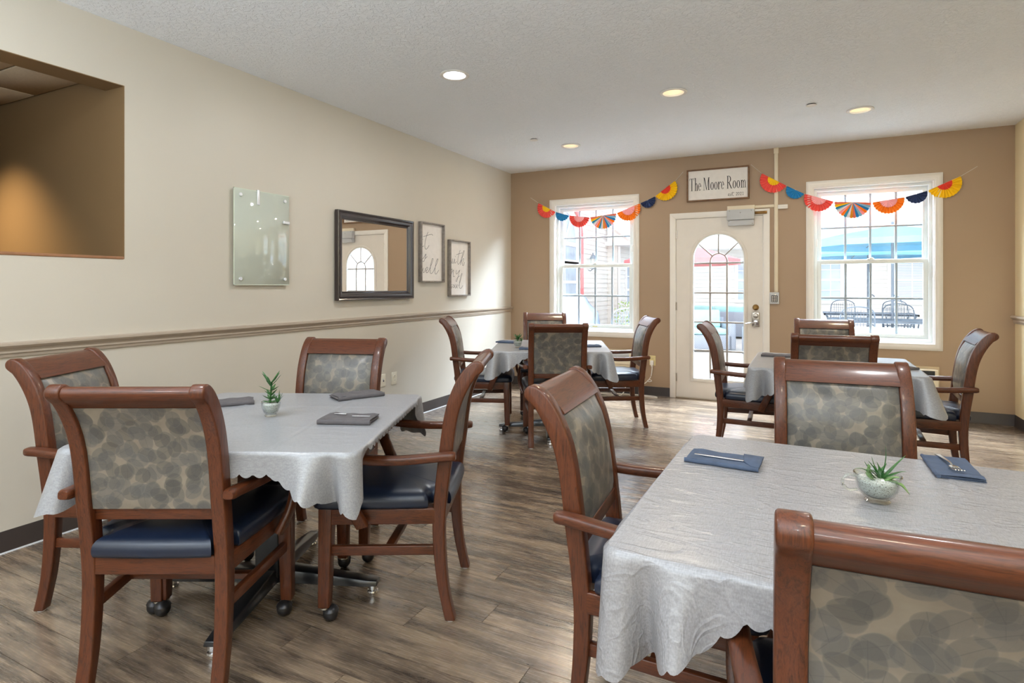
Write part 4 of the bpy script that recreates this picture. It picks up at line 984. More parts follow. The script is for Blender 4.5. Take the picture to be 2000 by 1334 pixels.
S2 = [[(-1.463, 1.582), (-1.468, 1.541), (-1.456, 1.52), (-1.439, 1.546), (-1.43, 1.576), (-1.436, 1.538), (-1.423, 1.521), (-1.402, 1.547), (-1.395, 1.577)], [(-1.383, 1.569), (-1.395, 1.535), (-1.377, 1.527), (-1.351, 1.549)], [(-1.275, 1.676), (-1.299, 1.632), (-1.32, 1.58), (-1.326, 1.529), (-1.307, 1.517), (-1.283, 1.535)], [(-1.351, 1.621), (-1.307, 1.632), (-1.267, 1.64), (-1.226, 1.648)], [(-1.283, 1.535), (-1.226, 1.601), (-1.19, 1.663), (-1.201, 1.671), (-1.226, 1.627), (-1.255, 1.549), (-1.267, 1.51)], [(-1.264, 1.518), (-1.242, 1.558), (-1.21, 1.585), (-1.201, 1.576), (-1.223, 1.533), (-1.223, 1.507), (-1.201, 1.512), (-1.18, 1.547)], [(-1.463, 1.466), (-1.47, 1.416)], [(-1.467, 1.433), (-1.451, 1.454), (-1.439, 1.463), (-1.445, 1.425), (-1.448, 1.408)], [(-1.447, 1.421), (-1.425, 1.442), (-1.409, 1.451), (-1.417, 1.409), (-1.414, 1.379), (-1.386, 1.384)], [(-1.351, 1.452), (-1.363, 1.418), (-1.342, 1.41), (-1.307, 1.436), (-1.283, 1.454)], [(-1.283, 1.454), (-1.307, 1.402), (-1.331, 1.351), (-1.351, 1.325), (-1.361, 1.338), (-1.331, 1.368), (-1.283, 1.39)], [(-1.433, 1.296), (-1.456, 1.283), (-1.445, 1.262), (-1.467, 1.242)], [(-1.409, 1.292), (-1.425, 1.275), (-1.414, 1.258), (-1.394, 1.275), (-1.409, 1.292)], [(-1.374, 1.296), (-1.383, 1.266), (-1.367, 1.254), (-1.347, 1.275), (-1.336, 1.296), (-1.342, 1.262), (-1.323, 1.254)], [(-1.307, 1.275), (-1.267, 1.343), (-1.236, 1.408), (-1.249, 1.412), (-1.275, 1.36), (-1.294, 1.283), (-1.283, 1.253), (-1.251, 1.253), (-1.218, 1.283)]]
def pic(name, y0, y1, z0, z1, strokes, label, dots):
    e = empty(name, (0, (y0 + y1) / 2, (z0 + z1) / 2)); tag(e, label, 'wall art', 'script signs on the cream wall')
    oy, oz = (y0 + y1) / 2, (z0 + z1) / 2; D = 0.042; t_ = 0.014
    for nm, a in (('frame_side', (y0 - oy, y0 - oy + t_, z0 - oz, z1 - oz)), ('frame_side', (y1 - oy - t_, y1 - oy, z0 - oz, z1 - oz)), ('frame_rail', (y0 - oy + t_, y1 - oy - t_, z0 - oz, z0 - oz + t_)), ('frame_rail', (y0 - oy + t_, y1 - oy - t_, z1 - oz - t_, z1 - oz))):
        MB().box(0.0, D, *a).build(nm, GWOOD, e, bevel=0.001, seg=1)
    p = MB().box(0.004, 0.010, y0 - oy + t_, y1 - oy - t_, z0 - oz + t_, z1 - oz - t_).build('board', BOARDW, e)
    m = MB()
    for st in strokes:
        q = cr([(0.0108, a - oy, b - oz) for a, b in st], 5)
        m.tube(q, 0, sec=[(-0.0018, 0.0005), (0.0018, 0.0005), (0.0018, -0.0005), (-0.0018, -0.0005)], up=(1, 0, 0))
    for a, b in dots: m.lathe([(0, 0.0112), (0.003, 0.0112), (0.003, 0.0102), (0, 0.0102)], (0, a - oy, b - oz), 10, M=Mx)
    m.build('lettering', INK, p)
pic('framed_sign', -2.045, -1.626, 1.315, 1.920, S1, 'grey framed white board with handwritten script reading it is well, nearer the mirror', [(-1.985, 1.745), (-1.99, 1.605)])
pic('framed_sign', -1.515, -1.095, 1.166, 1.778, S2, 'grey framed white board with handwritten script reading with my soul, nearer the corner', [(-1.375, 1.60)])

# outlets
def plate_dev(loc, axis, label, name, cat, switch=False, mat=IVORY, grp=None):
    e = empty(name, loc, {'x': 0, 'y': -PI / 2}[axis]); tag(e, label, cat, grp)
    MB().box(0, 0.006, -0.036, 0.036, -0.058, 0.058).build('cover_plate', mat, e, bevel=0.003)
    if switch:
        MB().box(0.006, 0.009, -0.007, 0.007, -0.014, 0.014).build('slot', GREYM, e, bevel=0.001, seg=1)
        MB().box(0.0085, 0.014, -0.004, 0.004, -0.010, 0.001).build('jack', INKB, e, bevel=0.001, seg=1)
    else:
        for s in (-1, 1):
            r_ = MB().lathe([(0, 0.0055), (0.0165, 0.0055), (0.0165, 0.0085), (0, 0.0085)], (0, 0, s * 0.020), 20, M=Mx).build('receptacle', mat, e)
            MB().box(0.0080, 0.0092, -0.008, -0.0055, s * 0.020 - 0.002, s * 0.020 + 0.007).box(0.0080, 0.0092, 0.0055, 0.008, s * 0.020 - 0.002, s * 0.020 + 0.007).build('slots', INKB, r_)
    return e
plate_dev((0, -2.590, 0.418), 'x', 'ivory phone jack plate low on the cream wall, left of the power outlet', 'wall_jack', 'wall plate', True)
plate_dev((0, -2.428, 0.416), 'x', 'ivory power outlet low on the cream wall, right of the phone jack', 'wall_outlet', 'outlet')
plate_dev((1.849, 0, 0.408), 'y', 'yellowed outlet on the taupe wall between left window and door', 'wall_outlet', 'outlet', mat=pbr('aged_ivory', srgb(222, 205, 150), 0.4))
e = empty('power_cord', (1.849, -0.0, 0.39)); tag(e, 'white power cord with a plug hanging from the taupe wall outlet to the heater', 'cord')
MB().box(-0.020, 0.020, -0.045, -0.0095, -0.030, 0.020).box(-0.012, 0.012, -0.042, -0.014, -0.048, -0.028).build('plug', WHITE, e, bevel=0.005)
def rel(p): return (p[0] - 1.849, p[1], p[2] - 0.39)
MB().tube(cr([rel(p) for p in [(1.849, -0.028, 0.35), (1.849, -0.03, 0.30), (1.835, -0.032, 0.22), (1.79, -0.04, 0.16), (1.73, -0.05, 0.11), (1.70, -0.06, 0.05), (1.74, -0.09, 0.008), (1.86, -0.14, 0.006), (1.93, -0.13, 0.006), (1.88, -0.08, 0.006), (1.70, -0.07, 0.006), (1.50, -0.09, 0.006), (1.32, -0.13, 0.006), (1.25, -0.16, 0.006), (1.35, -0.19, 0.006), (1.52, -0.16, 0.007), (1.56, -0.10, 0.10)]], 6), 0.0055, 8).build('cable', WHITE, e)
MB().tube(cr([rel(p) for p in [(1.80, -0.04, 0.175), (1.83, -0.05, 0.19), (1.85, -0.045, 0.175), (1.82, -0.05, 0.165), (1.80, -0.045, 0.175)]], 4), 0.005, 6).build('cable_tie', WHITE, e)

# through-wall heating units
def heater(x0, x1, z0, z1, label, opened):
    e = empty('wall_heater', ((x0 + x1) / 2, 0, z0)); tag(e, label, 'heater', 'heating units below the windows'); w_ = (x1 - x0) / 2; h_ = z1 - z0
    MB().box(-w_, w_, -0.10, -0.002, 0, h_).build('cabinet', BEIGE, e, bevel=0.008)
    MB().box(-w_ - 0.02, w_ + 0.02, -0.014, -0.001, -0.02, h_ + 0.02).build('wall_sleeve', pbr('sleeve_beige', srgb(196, 178, 150), 0.5), e, bevel=0.003)
    for k in range(9): MB().box(-w_ + 0.03, w_ - 0.03, -0.108, -0.098, 0.03 + k * 0.024, 0.042 + k * 0.024).build('louver', BEIGE, e, bevel=0.003, seg=1)
    MB().box(-w_ + 0.03, w_ * 0.2 if not opened else -w_ * 0.1, -0.103, -0.098, h_ - 0.065, h_ - 0.02).build('outlet_grille', GREYM, e, bevel=0.002, seg=1)
    MB().box(w_ * 0.3, w_ - 0.03, -0.104, -0.098, h_ - 0.075, h_ - 0.012).build('control_recess', INKB if opened else GREYM, e, bevel=0.002, seg=1)
    MB().box(-w_, w_, -0.125, -0.09, -0.012, 0.004).build('drip_edge', BEIGE, e, bevel=0.002, seg=1)
heater(0.60, 1.63, 0.135, 0.50, 'beige through-wall heating unit under the left window', False)
heater(3.58, 4.56, 0.125, 0.485, 'beige through-wall heating unit under the right window with a dark control recess', True)

# ------------------------------------------------------------------ the name board over the door
e = empty('name_sign', (2.570, 0, 2.405)); tag(e, 'white name board in a brown rustic wooden frame over the glazed door', 'sign')
hx, hz = 0.329, 0.180
for nm, a in (('frame_rail', (-hx, hx, hz - 0.016, hz)), ('frame_rail', (-hx, hx, -hz, -hz + 0.016)), ('frame_side', (-hx, -hx + 0.016, -hz + 0.016, hz - 0.016)), ('frame_side', (hx - 0.016, hx, -hz + 0.016, hz - 0.016))):
    MB().box(a[0], a[1], -0.032, 0, a[2], a[3]).build(nm, BWOOD, e, bevel=0.002, seg=1)
bd = MB().box(-hx + 0.016, hx - 0.016, -0.016, -0.004, -hz + 0.016, hz - 0.016).build('board', BOARDW, e)
T_ = MB(); Y0, Y1 = -0.0172, -0.0158
tx0 = -0.300; k_ = 0.600 / 563.0; bz = -0.058; CAP = 0.140; XH = 0.083
def q4(pts): T_.prism([(tx0 + a * k_, bz + b) for a, b in pts], 'y', Y0, Y1)
def rc(a, b, z0, z1): q4([(a, z0), (b, z0), (b, z1), (a, z1)])
def rg(cx_, cz_, rx_, rz_, wx, wz, a0=0, a1=360):
    n_ = 28; A = [math.radians(a0 + (a1 - a0) * i / n_) for i in range(n_ + 1)]
    for i in range(n_):
        q4([(cx_ + rx_ * math.cos(A[i]), cz_ + rz_ * math.sin(A[i])), (cx_ + rx_ * math.cos(A[i + 1]), cz_ + rz_ * math.sin(A[i + 1])),
            (cx_ + (rx_ - wx) * math.cos(A[i + 1]), cz_ + (rz_ - wz) * math.sin(A[i + 1])), (cx_ + (rx_ - wx) * math.cos(A[i]), cz_ + (rz_ - wz) * math.sin(A[i]))])
hs = 0.003
def o_(x, w=30): rg(x + w / 2, XH / 2, w / 2, XH / 2 + 0.001, 8, 0.004)
def stem(x, z1, w=8, sl=True, sr=True):
    rc(x, x + w, 0, z1); rc(x - (5 if sl else 0), x + w + (5 if sr else 0), 0, hs)
# T
rc(20, 28, 0, CAP); rc(14, 34, 0, hs); rc(2, 46, CAP - hs * 1.4, CAP); q4([(2, CAP), (6, CAP), (3, CAP - 0.028), (1, CAP - 0.028)]); q4([(42, CAP), (46, CAP), (47, CAP - 0.028), (45, CAP - 0.028)])
# h
stem(56, CAP + 0.004); rc(50, 60, CAP, CAP + 0.004); rg(70, XH - 0.026, 11, 0.027, 6, 0.006, 0, 180); stem(75, XH - 0.024)
def e_(x, w=28):
    rg(x + w / 2, XH / 2, w / 2, XH / 2 + 0.001, 7, 0.004, 0, 318); rc(x + 6, x + w - 1, XH * 0.52, XH * 0.52 + hs)
e_(90)
# M
x = 142
rc(x + 4, x + 7, 0, CAP); rc(x - 2, x + 13, 0, hs); rc(x - 2, x + 8, CAP - hs, CAP); q4([(x + 4, CAP), (x + 13, CAP), (x + 34, 0), (x + 29, 0)]); q4([(x + 29, 0), (x + 32, 0), (x + 54, CAP), (x + 50, CAP)]); rc(x + 48, x + 57, 0, CAP); rc(x + 42, x + 63, 0, hs); rc(x + 50, x + 63, CAP - hs, CAP)
o_(212, 33); o_(250, 33)
def r_(x):
    stem(x, XH); rc(x - 5, x + 3, XH - hs, XH); rg(x + 19, XH - 0.028, 12, 0.029, 4, 0.006, 60, 180); T_.lathe([(0, -Y0), (0.0045, -Y0), (0.0045, -Y1), (0, -Y1)], (tx0 + (x + 23) * k_, 0, bz + XH - 0.010), 12, M=Ry)
r_(290); e_(318)
# R
x = 378
stem(x, CAP); rc(x - 5, x + 8, CAP - hs, CAP); rg(x + 12, CAP - 0.037, 24, 0.037, 8, 0.004, -90, 90); rc(x + 6, x + 14, CAP - 0.004, CAP); rc(x + 6, x + 16, CAP - 0.075, CAP - 0.071); q4([(x + 12, CAP - 0.073), (x + 21, CAP - 0.073), (x + 43, 0.004), (x + 34, 0.004)]); rc(x + 34, x + 48, 0.0, hs + 0.001)
o_(430, 33); o_(468, 33)
x = 512
stem(x, XH, 7); rc(x - 5, x + 3, XH - hs, XH); rg(x + 13, XH - 0.026, 10, 0.027, 5, 0.006, 0, 180); stem(x + 17, XH - 0.024, 6); rg(x + 31, XH - 0.026, 10, 0.027, 5, 0.006, 0, 180); stem(x + 35, XH - 0.024, 6)
# est 2021 in a light hand
def pen(pts, w=0.0016):
    q = cr([(0.108 + a, -0.0165, -0.140 + b) for a, b in pts], 4); T_.tube(q, 0, sec=[(-w, 0.0005), (w, 0.0005), (w, -0.0005), (-w, -0.0005)], up=(0, 1, 0))
pen([(0.0, 0.006), (0.016, 0.014), (0.018, 0.022), (0.010, 0.026), (0.005, 0.016), (0.008, 0.004), (0.018, 0.002), (0.026, 0.008)])
pen([(0.026, 0.008), (0.036, 0.026), (0.034, 0.018), (0.040, 0.008), (0.034, 0.001), (0.026, 0.003)])
pen([(0.052, 0.044), (0.048, 0.020), (0.050, 0.004), (0.056, 0.001), (0.062, 0.006)]); pen([(0.034, 0.032), (0.050, 0.033), (0.068, 0.036)])
def dg2(x): pen([(x, 0.026), (x + 0.003, 0.034), (x + 0.012, 0.034), (x + 0.013, 0.024), (x + 0.001, 0.004)]); pen([(x + 0.001, 0.004), (x + 0.008, 0.004), (x + 0.016, 0.004)])
dg2(0.084); pen([(0.112, 0.036), (0.105, 0.030), (0.104, 0.012), (0.110, 0.004), (0.118, 0.010), (0.118, 0.028), (0.112, 0.036)]); dg2(0.126); pen([(0.150, 0.030), (0.156, 0.036)]); pen([(0.156, 0.036), (0.156, 0.020), (0.156, 0.004)]); pen([(0.150, 0.004), (0.156, 0.004), (0.162, 0.004)])
T_.build('lettering', INKB, bd, smooth=False, weld=False)

# ------------------------------------------------------------------ paper fan garlands
def fan(parent, p0, p1, cols, ctr=None, name='paper_fan', yo=-0.022, n=None, rel_=1.0, ruf=0.0):
    p0 = Vector((p0[0], 0, p0[1])); p1 = Vector((p1[0], 0, p1[1])); c = (p0 + p1) / 2; R_ = (p1 - p0).length / 2 * rel_
    dx = (p1 - p0).normalized(); dn = Vector((dx.z, 0, -dx.x));
    if dn.z > 0: dn = -dn
    n = n or max(9, int(R_ / 0.0095)); mats = [PAPER[k] for k in cols]
    vs = []; 
    for i in range(2 * n + 1):
        a = PI * i / (2 * n); d_ = dx * -math.cos(a) + dn * math.sin(a); zz = (0.009 if i % 2 else -0.009)
        vs.append(c + d_ * 0.004 + Vector((0, yo, 0))); vs.append(c + d_ * R_ * (1.0 if i % 2 else 0.965) + Vector((0, yo + zz * (1 + ruf), 0)))
    m_ = MB()
    for i in range(2 * n): m_.add([vs[2 * i], vs[2 * i + 1], vs[2 * i + 3], vs[2 * i + 2]], [(0, 1, 2, 3)], (i // 2) % len(mats) if len(mats) > 1 else 0)
    f_ = m_.build(name, mats, parent, smooth=False, normals=False)
    if ctr: fan(f_, c - dx * R_ * ctr[1], c + dx * R_ * ctr[1], [ctr[0]] if isinstance(ctr[0], str) else ctr[0], None, 'centre_fan', yo - 0.010, None) if False else fan2(f_, c, dx, dn, R_ * ctr[1], ctr[0], yo - 0.009)
    return f_
def fan2(parent, c, dx, dn, R_, cols, yo):
    cols = [cols] if isinstance(cols, str) else cols; n = max(9, int(R_ / 0.007)); m_ = MB(); vs = []
    for i in range(2 * n + 1):
        a = PI * i / (2 * n); d_ = dx * -math.cos(a) + dn * math.sin(a); zz = (0.004 if i % 2 else -0.004)
        vs.append(c + d_ * 0.003 + Vector((0, yo, 0))); vs.append(c + d_ * R_ * (1.0 if i % 2 else 0.95) + Vector((0, yo + zz, 0)))
    for i in range(2 * n): m_.add([vs[2 * i], vs[2 * i + 1], vs[2 * i + 3], vs[2 * i + 2]], [(0, 1, 2, 3)], i % len(cols))
    return m_.build('centre_fan', [PAPER[k] for k in cols], parent, smooth=False, normals=False)
RAIN = ['peach', 'yellow', 'teal', 'white', 'pink', 'orange', 'teal', 'white', 'amber', 'peach', 'blue', 'sky', 'pink', 'orange', 'blue', 'sky']
KINDS = [(['coral'], ('yellow', 0.45)), (['blue'], None), (['coral'], ('pink', 0.52)), (RAIN, None), (['orange'], ('pink', 0.55)), (['navy'], None), (['yellow'], ('red', 0.45))]
def garland(pts, start, end, label):
    e = empty('fan_garland', (0, 0, 0)); tag(e, label, 'garland', 'paper fan garlands')
    for (p0, p1), (c_, k_) in zip(zip(pts, pts[1:]), KINDS):
        a, b = Vector(p0), Vector(p1); g_ = (b - a) * 0.012; fan(e, a + g_, b - g_, c_, k_)
    sp = [start] + pts + [end]; MB().tube([(x, -0.018, z) for x, z in sp], 0.0016, 6).build('string', STRING, e)
garland([(0.40, 2.335), (0.64, 2.205), (0.82, 2.150), (1.09, 2.112), (1.425, 2.145), (1.71, 2.245), (1.885, 2.315), (2.115, 2.48)], (0.29, 2.41), (2.201, 2.574), 'string of pleated paper fans across the top of the left window')
garland([(3.02, 2.485), (3.265, 2.330), (3.43, 2.235), (3.70, 2.135), (4.03, 2.105), (4.305, 2.140), (4.485, 2.190), (4.745, 2.310)], (2.914, 2.589), (4.867, 2.390), 'string of pleated paper fans across the top of the right window')

# ================================================================== OUTSIDE
shell('patio', MB().box(-9, 16, WT, 24, -0.30, -0.03), PATIO)
def lap(m, p0, p1, z0, z1, nrm, hgt=0.115, d_=0.018):
    """lap siding on the vertical plane p0->p1, courses leaning out"""
    z = z0
    while z < z1:
        zt = min(z + hgt, z1)
        q = [Vector((*p0, z)) + nrm * d_, Vector((*p1, z)) + nrm * d_, Vector((*p1, zt)), Vector((*p0, zt))]
        b = [Vector((*p0, z)), Vector((*p1, z))]
        m.add(q, [(0, 1, 2, 3)]); m.add([b[0], b[1], q[1], q[0]], [(0, 1, 2, 3)])
        z = zt
def ext_window(parent, org, ux, nrm, w, h, cols, rows, pane_mat=EXGL, dbl=True):
    """window on a wall: org lower left corner, ux along the wall"""
    org = Vector(org); ux = Vector(ux); nz = Vector((0, 0, 1)); nrm = Vector(nrm)
    def bx(m, a0, a1, b0, b1, d0, d1):
        vs = [org + ux * a + nz * b + nrm * d_ for d_ in (d0, d1) for a, b in ((a0, b0), (a1, b0), (a1, b1), (a0, b1))]
        m.add(vs, [(0, 1, 2, 3), (4, 5, 6, 7), (0, 1, 5, 4), (1, 2, 6, 5), (2, 3, 7, 6), (3, 0, 4, 7)])
    m = MB(); t_ = 0.09
    bx(m, -t_, w + t_, -t_, 0, 0, 0.05); bx(m, -t_, w + t_, h, h + t_, 0, 0.05); bx(m, -t_, 0, 0, h, 0, 0.05); bx(m, w, w + t_, 0, h, 0, 0.05)
    for k in range(1, cols): bx(m, w * k / cols - 0.012, w * k / cols + 0.012, 0, h, 0, 0.035)
    for k in range(1, rows):
        q = 0.03 if (dbl and k == rows // 2) else 0.012; bx(m, 0, w, h * k / rows - q, h * k / rows + q, 0, 0.036)
    f_ = m.build('window', TRIMX, parent, smooth=False)
    for i in range(cols):
        for j in range(rows):
            p = MB(); bx(p, w * i / cols, w * (i + 1) / cols, h * j / rows, h * (j + 1) / rows, 0.003, 0.020); p.build('pane', pane_mat, f_, smooth=False)
    return f_
# facing house
FY = 12.0
H = empty('house', (4, FY, 0)); H.location = (0, 0, 0)
tag(H, 'pale lap-sided house with a shingled roof across the courtyard', 'house')
m = MB(); lap(m, (-0.55, FY), (12.5, FY), -0.03, 2.45, Vector((0, -1, 0))); m.box(-0.55, 12.5, FY + 0.001, FY + 0.2, -0.03, 2.45); m.build('siding_wall', SIDING, H, smooth=False, normals=False)
MB().prism([(FY - 0.55, 2.42), (FY - 0.55, 2.50), (FY + 5.5, 5.6), (FY + 11.5, 2.5), (FY + 11.5, 2.42)], 'x', -1.6, 13.5).build('roof', ROOF, H, smooth=False)
MB().box(-0.6, 13.5, FY - 0.62, FY - 0.54, 2.38, 2.50).build('gutter', TRIMX, H, bevel=0.01)
MB().box(-0.55, 12.5, FY - 0.54, FY, 2.36, 2.40).build('soffit', TRIMX, H)
ext_window(H, (1.65, FY, 0.86), (1, 0, 0), (0, -1, 0), 0.86, 1.16, 3, 4)
ext_window(H, (3.62, FY, 0.86), (1, 0, 0), (0, -1, 0), 0.72, 1.16, 3, 4)
ext_window(H, (5.55, FY, 0.86), (1, 0, 0), (0, -1, 0), 0.95, 1.16, 2, 2, BLIND)
for wx in (5.55,):
    bl = MB()
    for k in range(26): bl.box(wx, wx + 0.95, FY - 0.030, FY - 0.022, 0.87 + k * 0.044, 0.89 + k * 0.044)
    b_ = bl.build('blind_slats', TRIMX, H, smooth=False); b_['kind'] = 'stuff'
ext_window(H, (8.2, FY, 0.86), (1, 0, 0), (0, -1, 0), 0.86, 1.16, 3, 4)
# left wing
G_ = empty('house_wing', (0, 0, 0)); tag(G_, 'left wing of the house with an arched window group and a red arch trim', 'house')
m = MB(); lap(m, (-1.2, 0.8), (-1.2, 8.0), -0.03, 4.6, Vector((1, 0, 0))); lap(m, (-1.2, 8.0), (-0.92, 8.0), -0.03, 2.35, Vector((0, -1, 0))); lap(m, (-0.92, 8.0), (-0.92, FY + 0.1), -0.03, 2.35, Vector((1, 0, 0)))
m.box(-4.0, -1.205, 0.8, 8.0, -0.03, 4.6); m.box(-4.0, -0.925, 8.003, FY + 0.2, -0.03, 2.35); m.build('siding_wall', SIDING, G_, smooth=False, normals=False)
MB().prism([(7.8, 2.32), (7.8, 2.42), (FY, 2.42), (FY, 2.32)], 'x', -1.2, -0.55).build('soffit', TRIMX, G_)
MB().add([(-0.5, 7.85, 2.42), (-0.5, FY + 1, 2.42), (-4.0, FY + 1, 4.9), (-4.0, 7.85, 4.9), (-0.5, 7.85, 2.34), (-0.5, FY + 1, 2.34), (-4.0, FY + 1, 4.82), (-4.0, 7.85, 4.82)], [(0, 1, 2, 3), (7, 6, 5, 4), (0, 4, 5, 1), (3, 2, 6, 7), (0, 3, 7, 4), (1, 5, 6, 2)]).build('roof', ROOF, G_, smooth=False)
MB().box(-0.50, -0.42, 8.6, FY - 0.6, 2.30, 2.42).build('gutter', TRIMX, G_, bevel=0.01)
MB().box(-0.915, -0.86, 8.0, 8.06, 0, 2.3).build('corner_board', TRIMX, G_)
ext_window(G_, (-0.92, 8.75, 0.80), (0, 1, 0), (1, 0, 0), 0.95, 1.10, 2, 3); ext_window(G_, (-0.92, 9.95, 0.80), (0, 1, 0), (1, 0, 0), 0.75, 1.10, 2, 3)
ext_window(G_, (-1.2, 4.2, 1.0), (0, 1, 0), (1, 0, 0), 1.4, 0.72, 2, 2); ext_window(G_, (-1.2, 4.2, 1.85), (0, 1, 0), (1, 0, 0), 1.4, 0.30, 2, 1)
ac = MB(); A = [PI * k / 20 for k in range(21)]
MB().prism([(4.9 + 0.68 * math.cos(a), 2.25 + 0.62 * math.sin(a)) for a in A], 'x', -1.195, -1.175).build('arch_pane', EXGL, G_, smooth=False)
fr = MB(); fr.tube([(-1.165, 4.9 + 0.72 * math.cos(a), 2.25 + 0.66 * math.sin(a)) for a in A], 0, sec=[(-0.04, -0.02), (0.04, -0.02), (0.04, 0.02), (-0.04, 0.02)], up=(1, 0, 0))
for a in (PI / 3, PI / 2, 2 * PI / 3): fr.tube([(-1.165, 4.9, 2.25), (-1.165, 4.9 + 0.7 * math.cos(a), 2.25 + 0.64 * math.sin(a))], 0.025, 4)
fr.build('arch_frame', TRIMX, G_)
MB().tube([(-1.16, 5.96, 0.3), (-1.16, 5.96, 1.2), (-1.16, 5.95, 2.15)] + [(-1.16, 4.9 + 1.05 * math.cos(a), 2.25 + 0.95 * math.sin(a)) for a in A[1:]] + [(-1.16, 3.85, 0.3)], 0, sec=[(-0.05, -0.02), (0.05, -0.02), (0.05, 0.02), (-0.05, 0.02)], up=(1, 0, 0)).build('arch_trim', REDF, G_)
e = empty('wall_lantern', (-1.18, 6.46, 1.60)); tag(e, 'small glass wall lantern on the siding of the left wing', 'lantern')
MB().box(0.06, 0.16, -0.06, 0.06, 0.10, 0.32).build('glass_body', CUPG, e, smooth=False); MB().lathe([(0.09, 0.32), (0.05, 0.40), (0.015, 0.42), (0.015, 0.46), (0, 0.47)], (0.11, 0, 0), 8).box(0.05, 0.17, -0.07, 0.07, 0.085, 0.10).tube([(0, 0, 0.05), (0.05, 0, 0.03), (0.11, 0, 0.085)], 0.012, 6).build('frame', IRON, e)

# parasols
def parasol(x, y, r, ze, zt, mat, label, n=8, pole_mat=IRON, val=0.10):
    e = empty('parasol', (x, y, -0.03)); tag(e, label, 'parasol', 'patio parasols'); z_ = 0.03
    vs = [(0, 0, zt + z_)]; fs = []
    for k in range(n):
        a = 2 * PI * k / n + 0.2; vs += [(r * 0.55 * math.cos(a), r * 0.55 * math.sin(a), ze + (zt - ze) * 0.52 + z_), (r * math.cos(a), r * math.sin(a), ze + z_), (r * math.cos(a), r * math.sin(a), ze + z_ - val)]
    for k in range(n):
        i, j = 1 + 3 * k, 1 + 3 * ((k + 1) % n); fs += [(0, i, j), (i, i + 1, j + 1, j), (i + 1, i + 2, j + 2, j + 1)]
    MB().add(vs, fs).build('canopy', mat, e, smooth=False)
    MB().tube([(0, 0, 0), (0, 0, zt + z_ + 0.06)], 0.022, 10).build('pole', pole_mat, e)
    for k in range(n):
        a = 2 * PI * k / n + 0.2; MB().tube([(0, 0, zt + z_ - 0.03), (r * 0.97 * math.cos(a), r * 0.97 * math.sin(a), ze + z_ - 0.02)], 0.008, 5).build('rib', IRON, e)
    MB().lathe([(0, 0), (0.24, 0), (0.24, 0.05), (0.04, 0.09), (0.03, 0.2), (0, 0.2)], n=20).build('base', IRON, e)
    MB().tube([(0.02, 0, 1.15), (0.10, -0.03, 1.10), (0.13, -0.04, 1.02)], 0.012, 6).build('crank', IRON, e)
parasol(4.79, 5.10, 1.42, 2.04, 2.32, BLUEF, 'large blue patio parasol seen through the right window, nearer one')
parasol(4.66, 7.82, 1.22, 1.94, 2.25, BLUEF, 'blue patio parasol further back, seen through the right window', val=0.05)
parasol(0.97, 6.50, 1.25, 1.86, 2.22, REDF, 'red patio parasol seen through the glazed door', val=0.12)
# patio tables
def ptable(x, y, lx, ly, rz, label):
    e = empty('patio_table', (x, y, -0.03), math.radians(rz)); tag(e, label, 'table', 'dark metal patio tables')
    m = MB()
    for k in range(14): m.box(-lx / 2 + lx * k / 14 + 0.006, -lx / 2 + lx * (k + 1) / 14 - 0.006, -ly / 2, ly / 2, 0.70, 0.715)
    t_ = m.build('slatted_top', IRON, e, smooth=False); MB().box(-lx / 2, lx / 2, -ly / 2, -ly / 2 + 0.03, 0.68, 0.722).box(-lx / 2, lx / 2, ly / 2 - 0.03, ly / 2, 0.68, 0.722).box(-lx / 2, -lx / 2 + 0.03, -ly / 2, ly / 2, 0.68, 0.722).box(lx / 2 - 0.03, lx / 2, -ly / 2, ly / 2, 0.68, 0.722).build('rim', IRON, e)
    for sx in (-1, 1):
        for sy in (-1, 1): MB().tube(cr([(sx * (lx / 2 - 0.05), sy * (ly / 2 - 0.05), 0.69), (sx * (lx / 2 - 0.16), sy * (ly / 2 - 0.14), 0.35), (sx * (lx / 2 - 0.04), sy * (ly / 2 - 0.04), 0.0)], 5), 0.016, 6).build('leg', IRON, e)
ptable(4.79, 5.10, 1.9, 0.95, 4, 'dark slatted metal patio table under the nearer blue parasol')
ptable(4.66, 7.82, 1.7, 0.95, 0, 'dark slatted metal patio table under the further blue parasol')
def pchair():
    e = empty('patio_chair')
    MB().tube(cr([(-0.24, -0.22, 0.42), (-0.25, -0.26, 0.75), (-0.20, -0.29, 0.92), (0, -0.31, 0.97), (0.20, -0.29, 0.92), (0.25, -0.26, 0.75), (0.24, -0.22, 0.42)], 6), 0.012, 6).build('back_frame', IRON, e)
    m = MB()
    for k in range(-4, 5): m.tube([(k * 0.045, -0.23, 0.45), (k * 0.045, -0.285, 0.93 - abs(k) * 0.008)], 0.004, 4)
    for k in range(7): m.tube([(-0.22, -0.245 - k * 0.006, 0.50 + k * 0.06), (0.22, -0.245 - k * 0.006, 0.50 + k * 0.06)], 0.004, 4)
    m.build('back_mesh', IRON, e)
    m = MB()
    for k in range(12): m.box(-0.24, 0.24, -0.22 + k * 0.038, -0.195 + k * 0.038, 0.415, 0.425)
    m.build('seat', IRON, e)
    for s in (-1, 1):
        MB().tube(cr([(s * 0.25, -0.26, 0.66), (s * 0.28, 0.0, 0.67), (s * 0.27, 0.18, 0.64), (s * 0.24, 0.2, 0.42)], 5), 0.011, 6).build('arm', IRON, e)
        MB().tube([(s * 0.24, -0.22, 0.42), (s * 0.25, -0.30, 0.0)], 0.012, 6).build('leg', IRON, e); MB().tube([(s * 0.24, 0.22, 0.42), (s * 0.25, 0.26, 0.0)], 0.012, 6).build('leg', IRON, e)
    return e
pc = pchair(); CM = child_map()
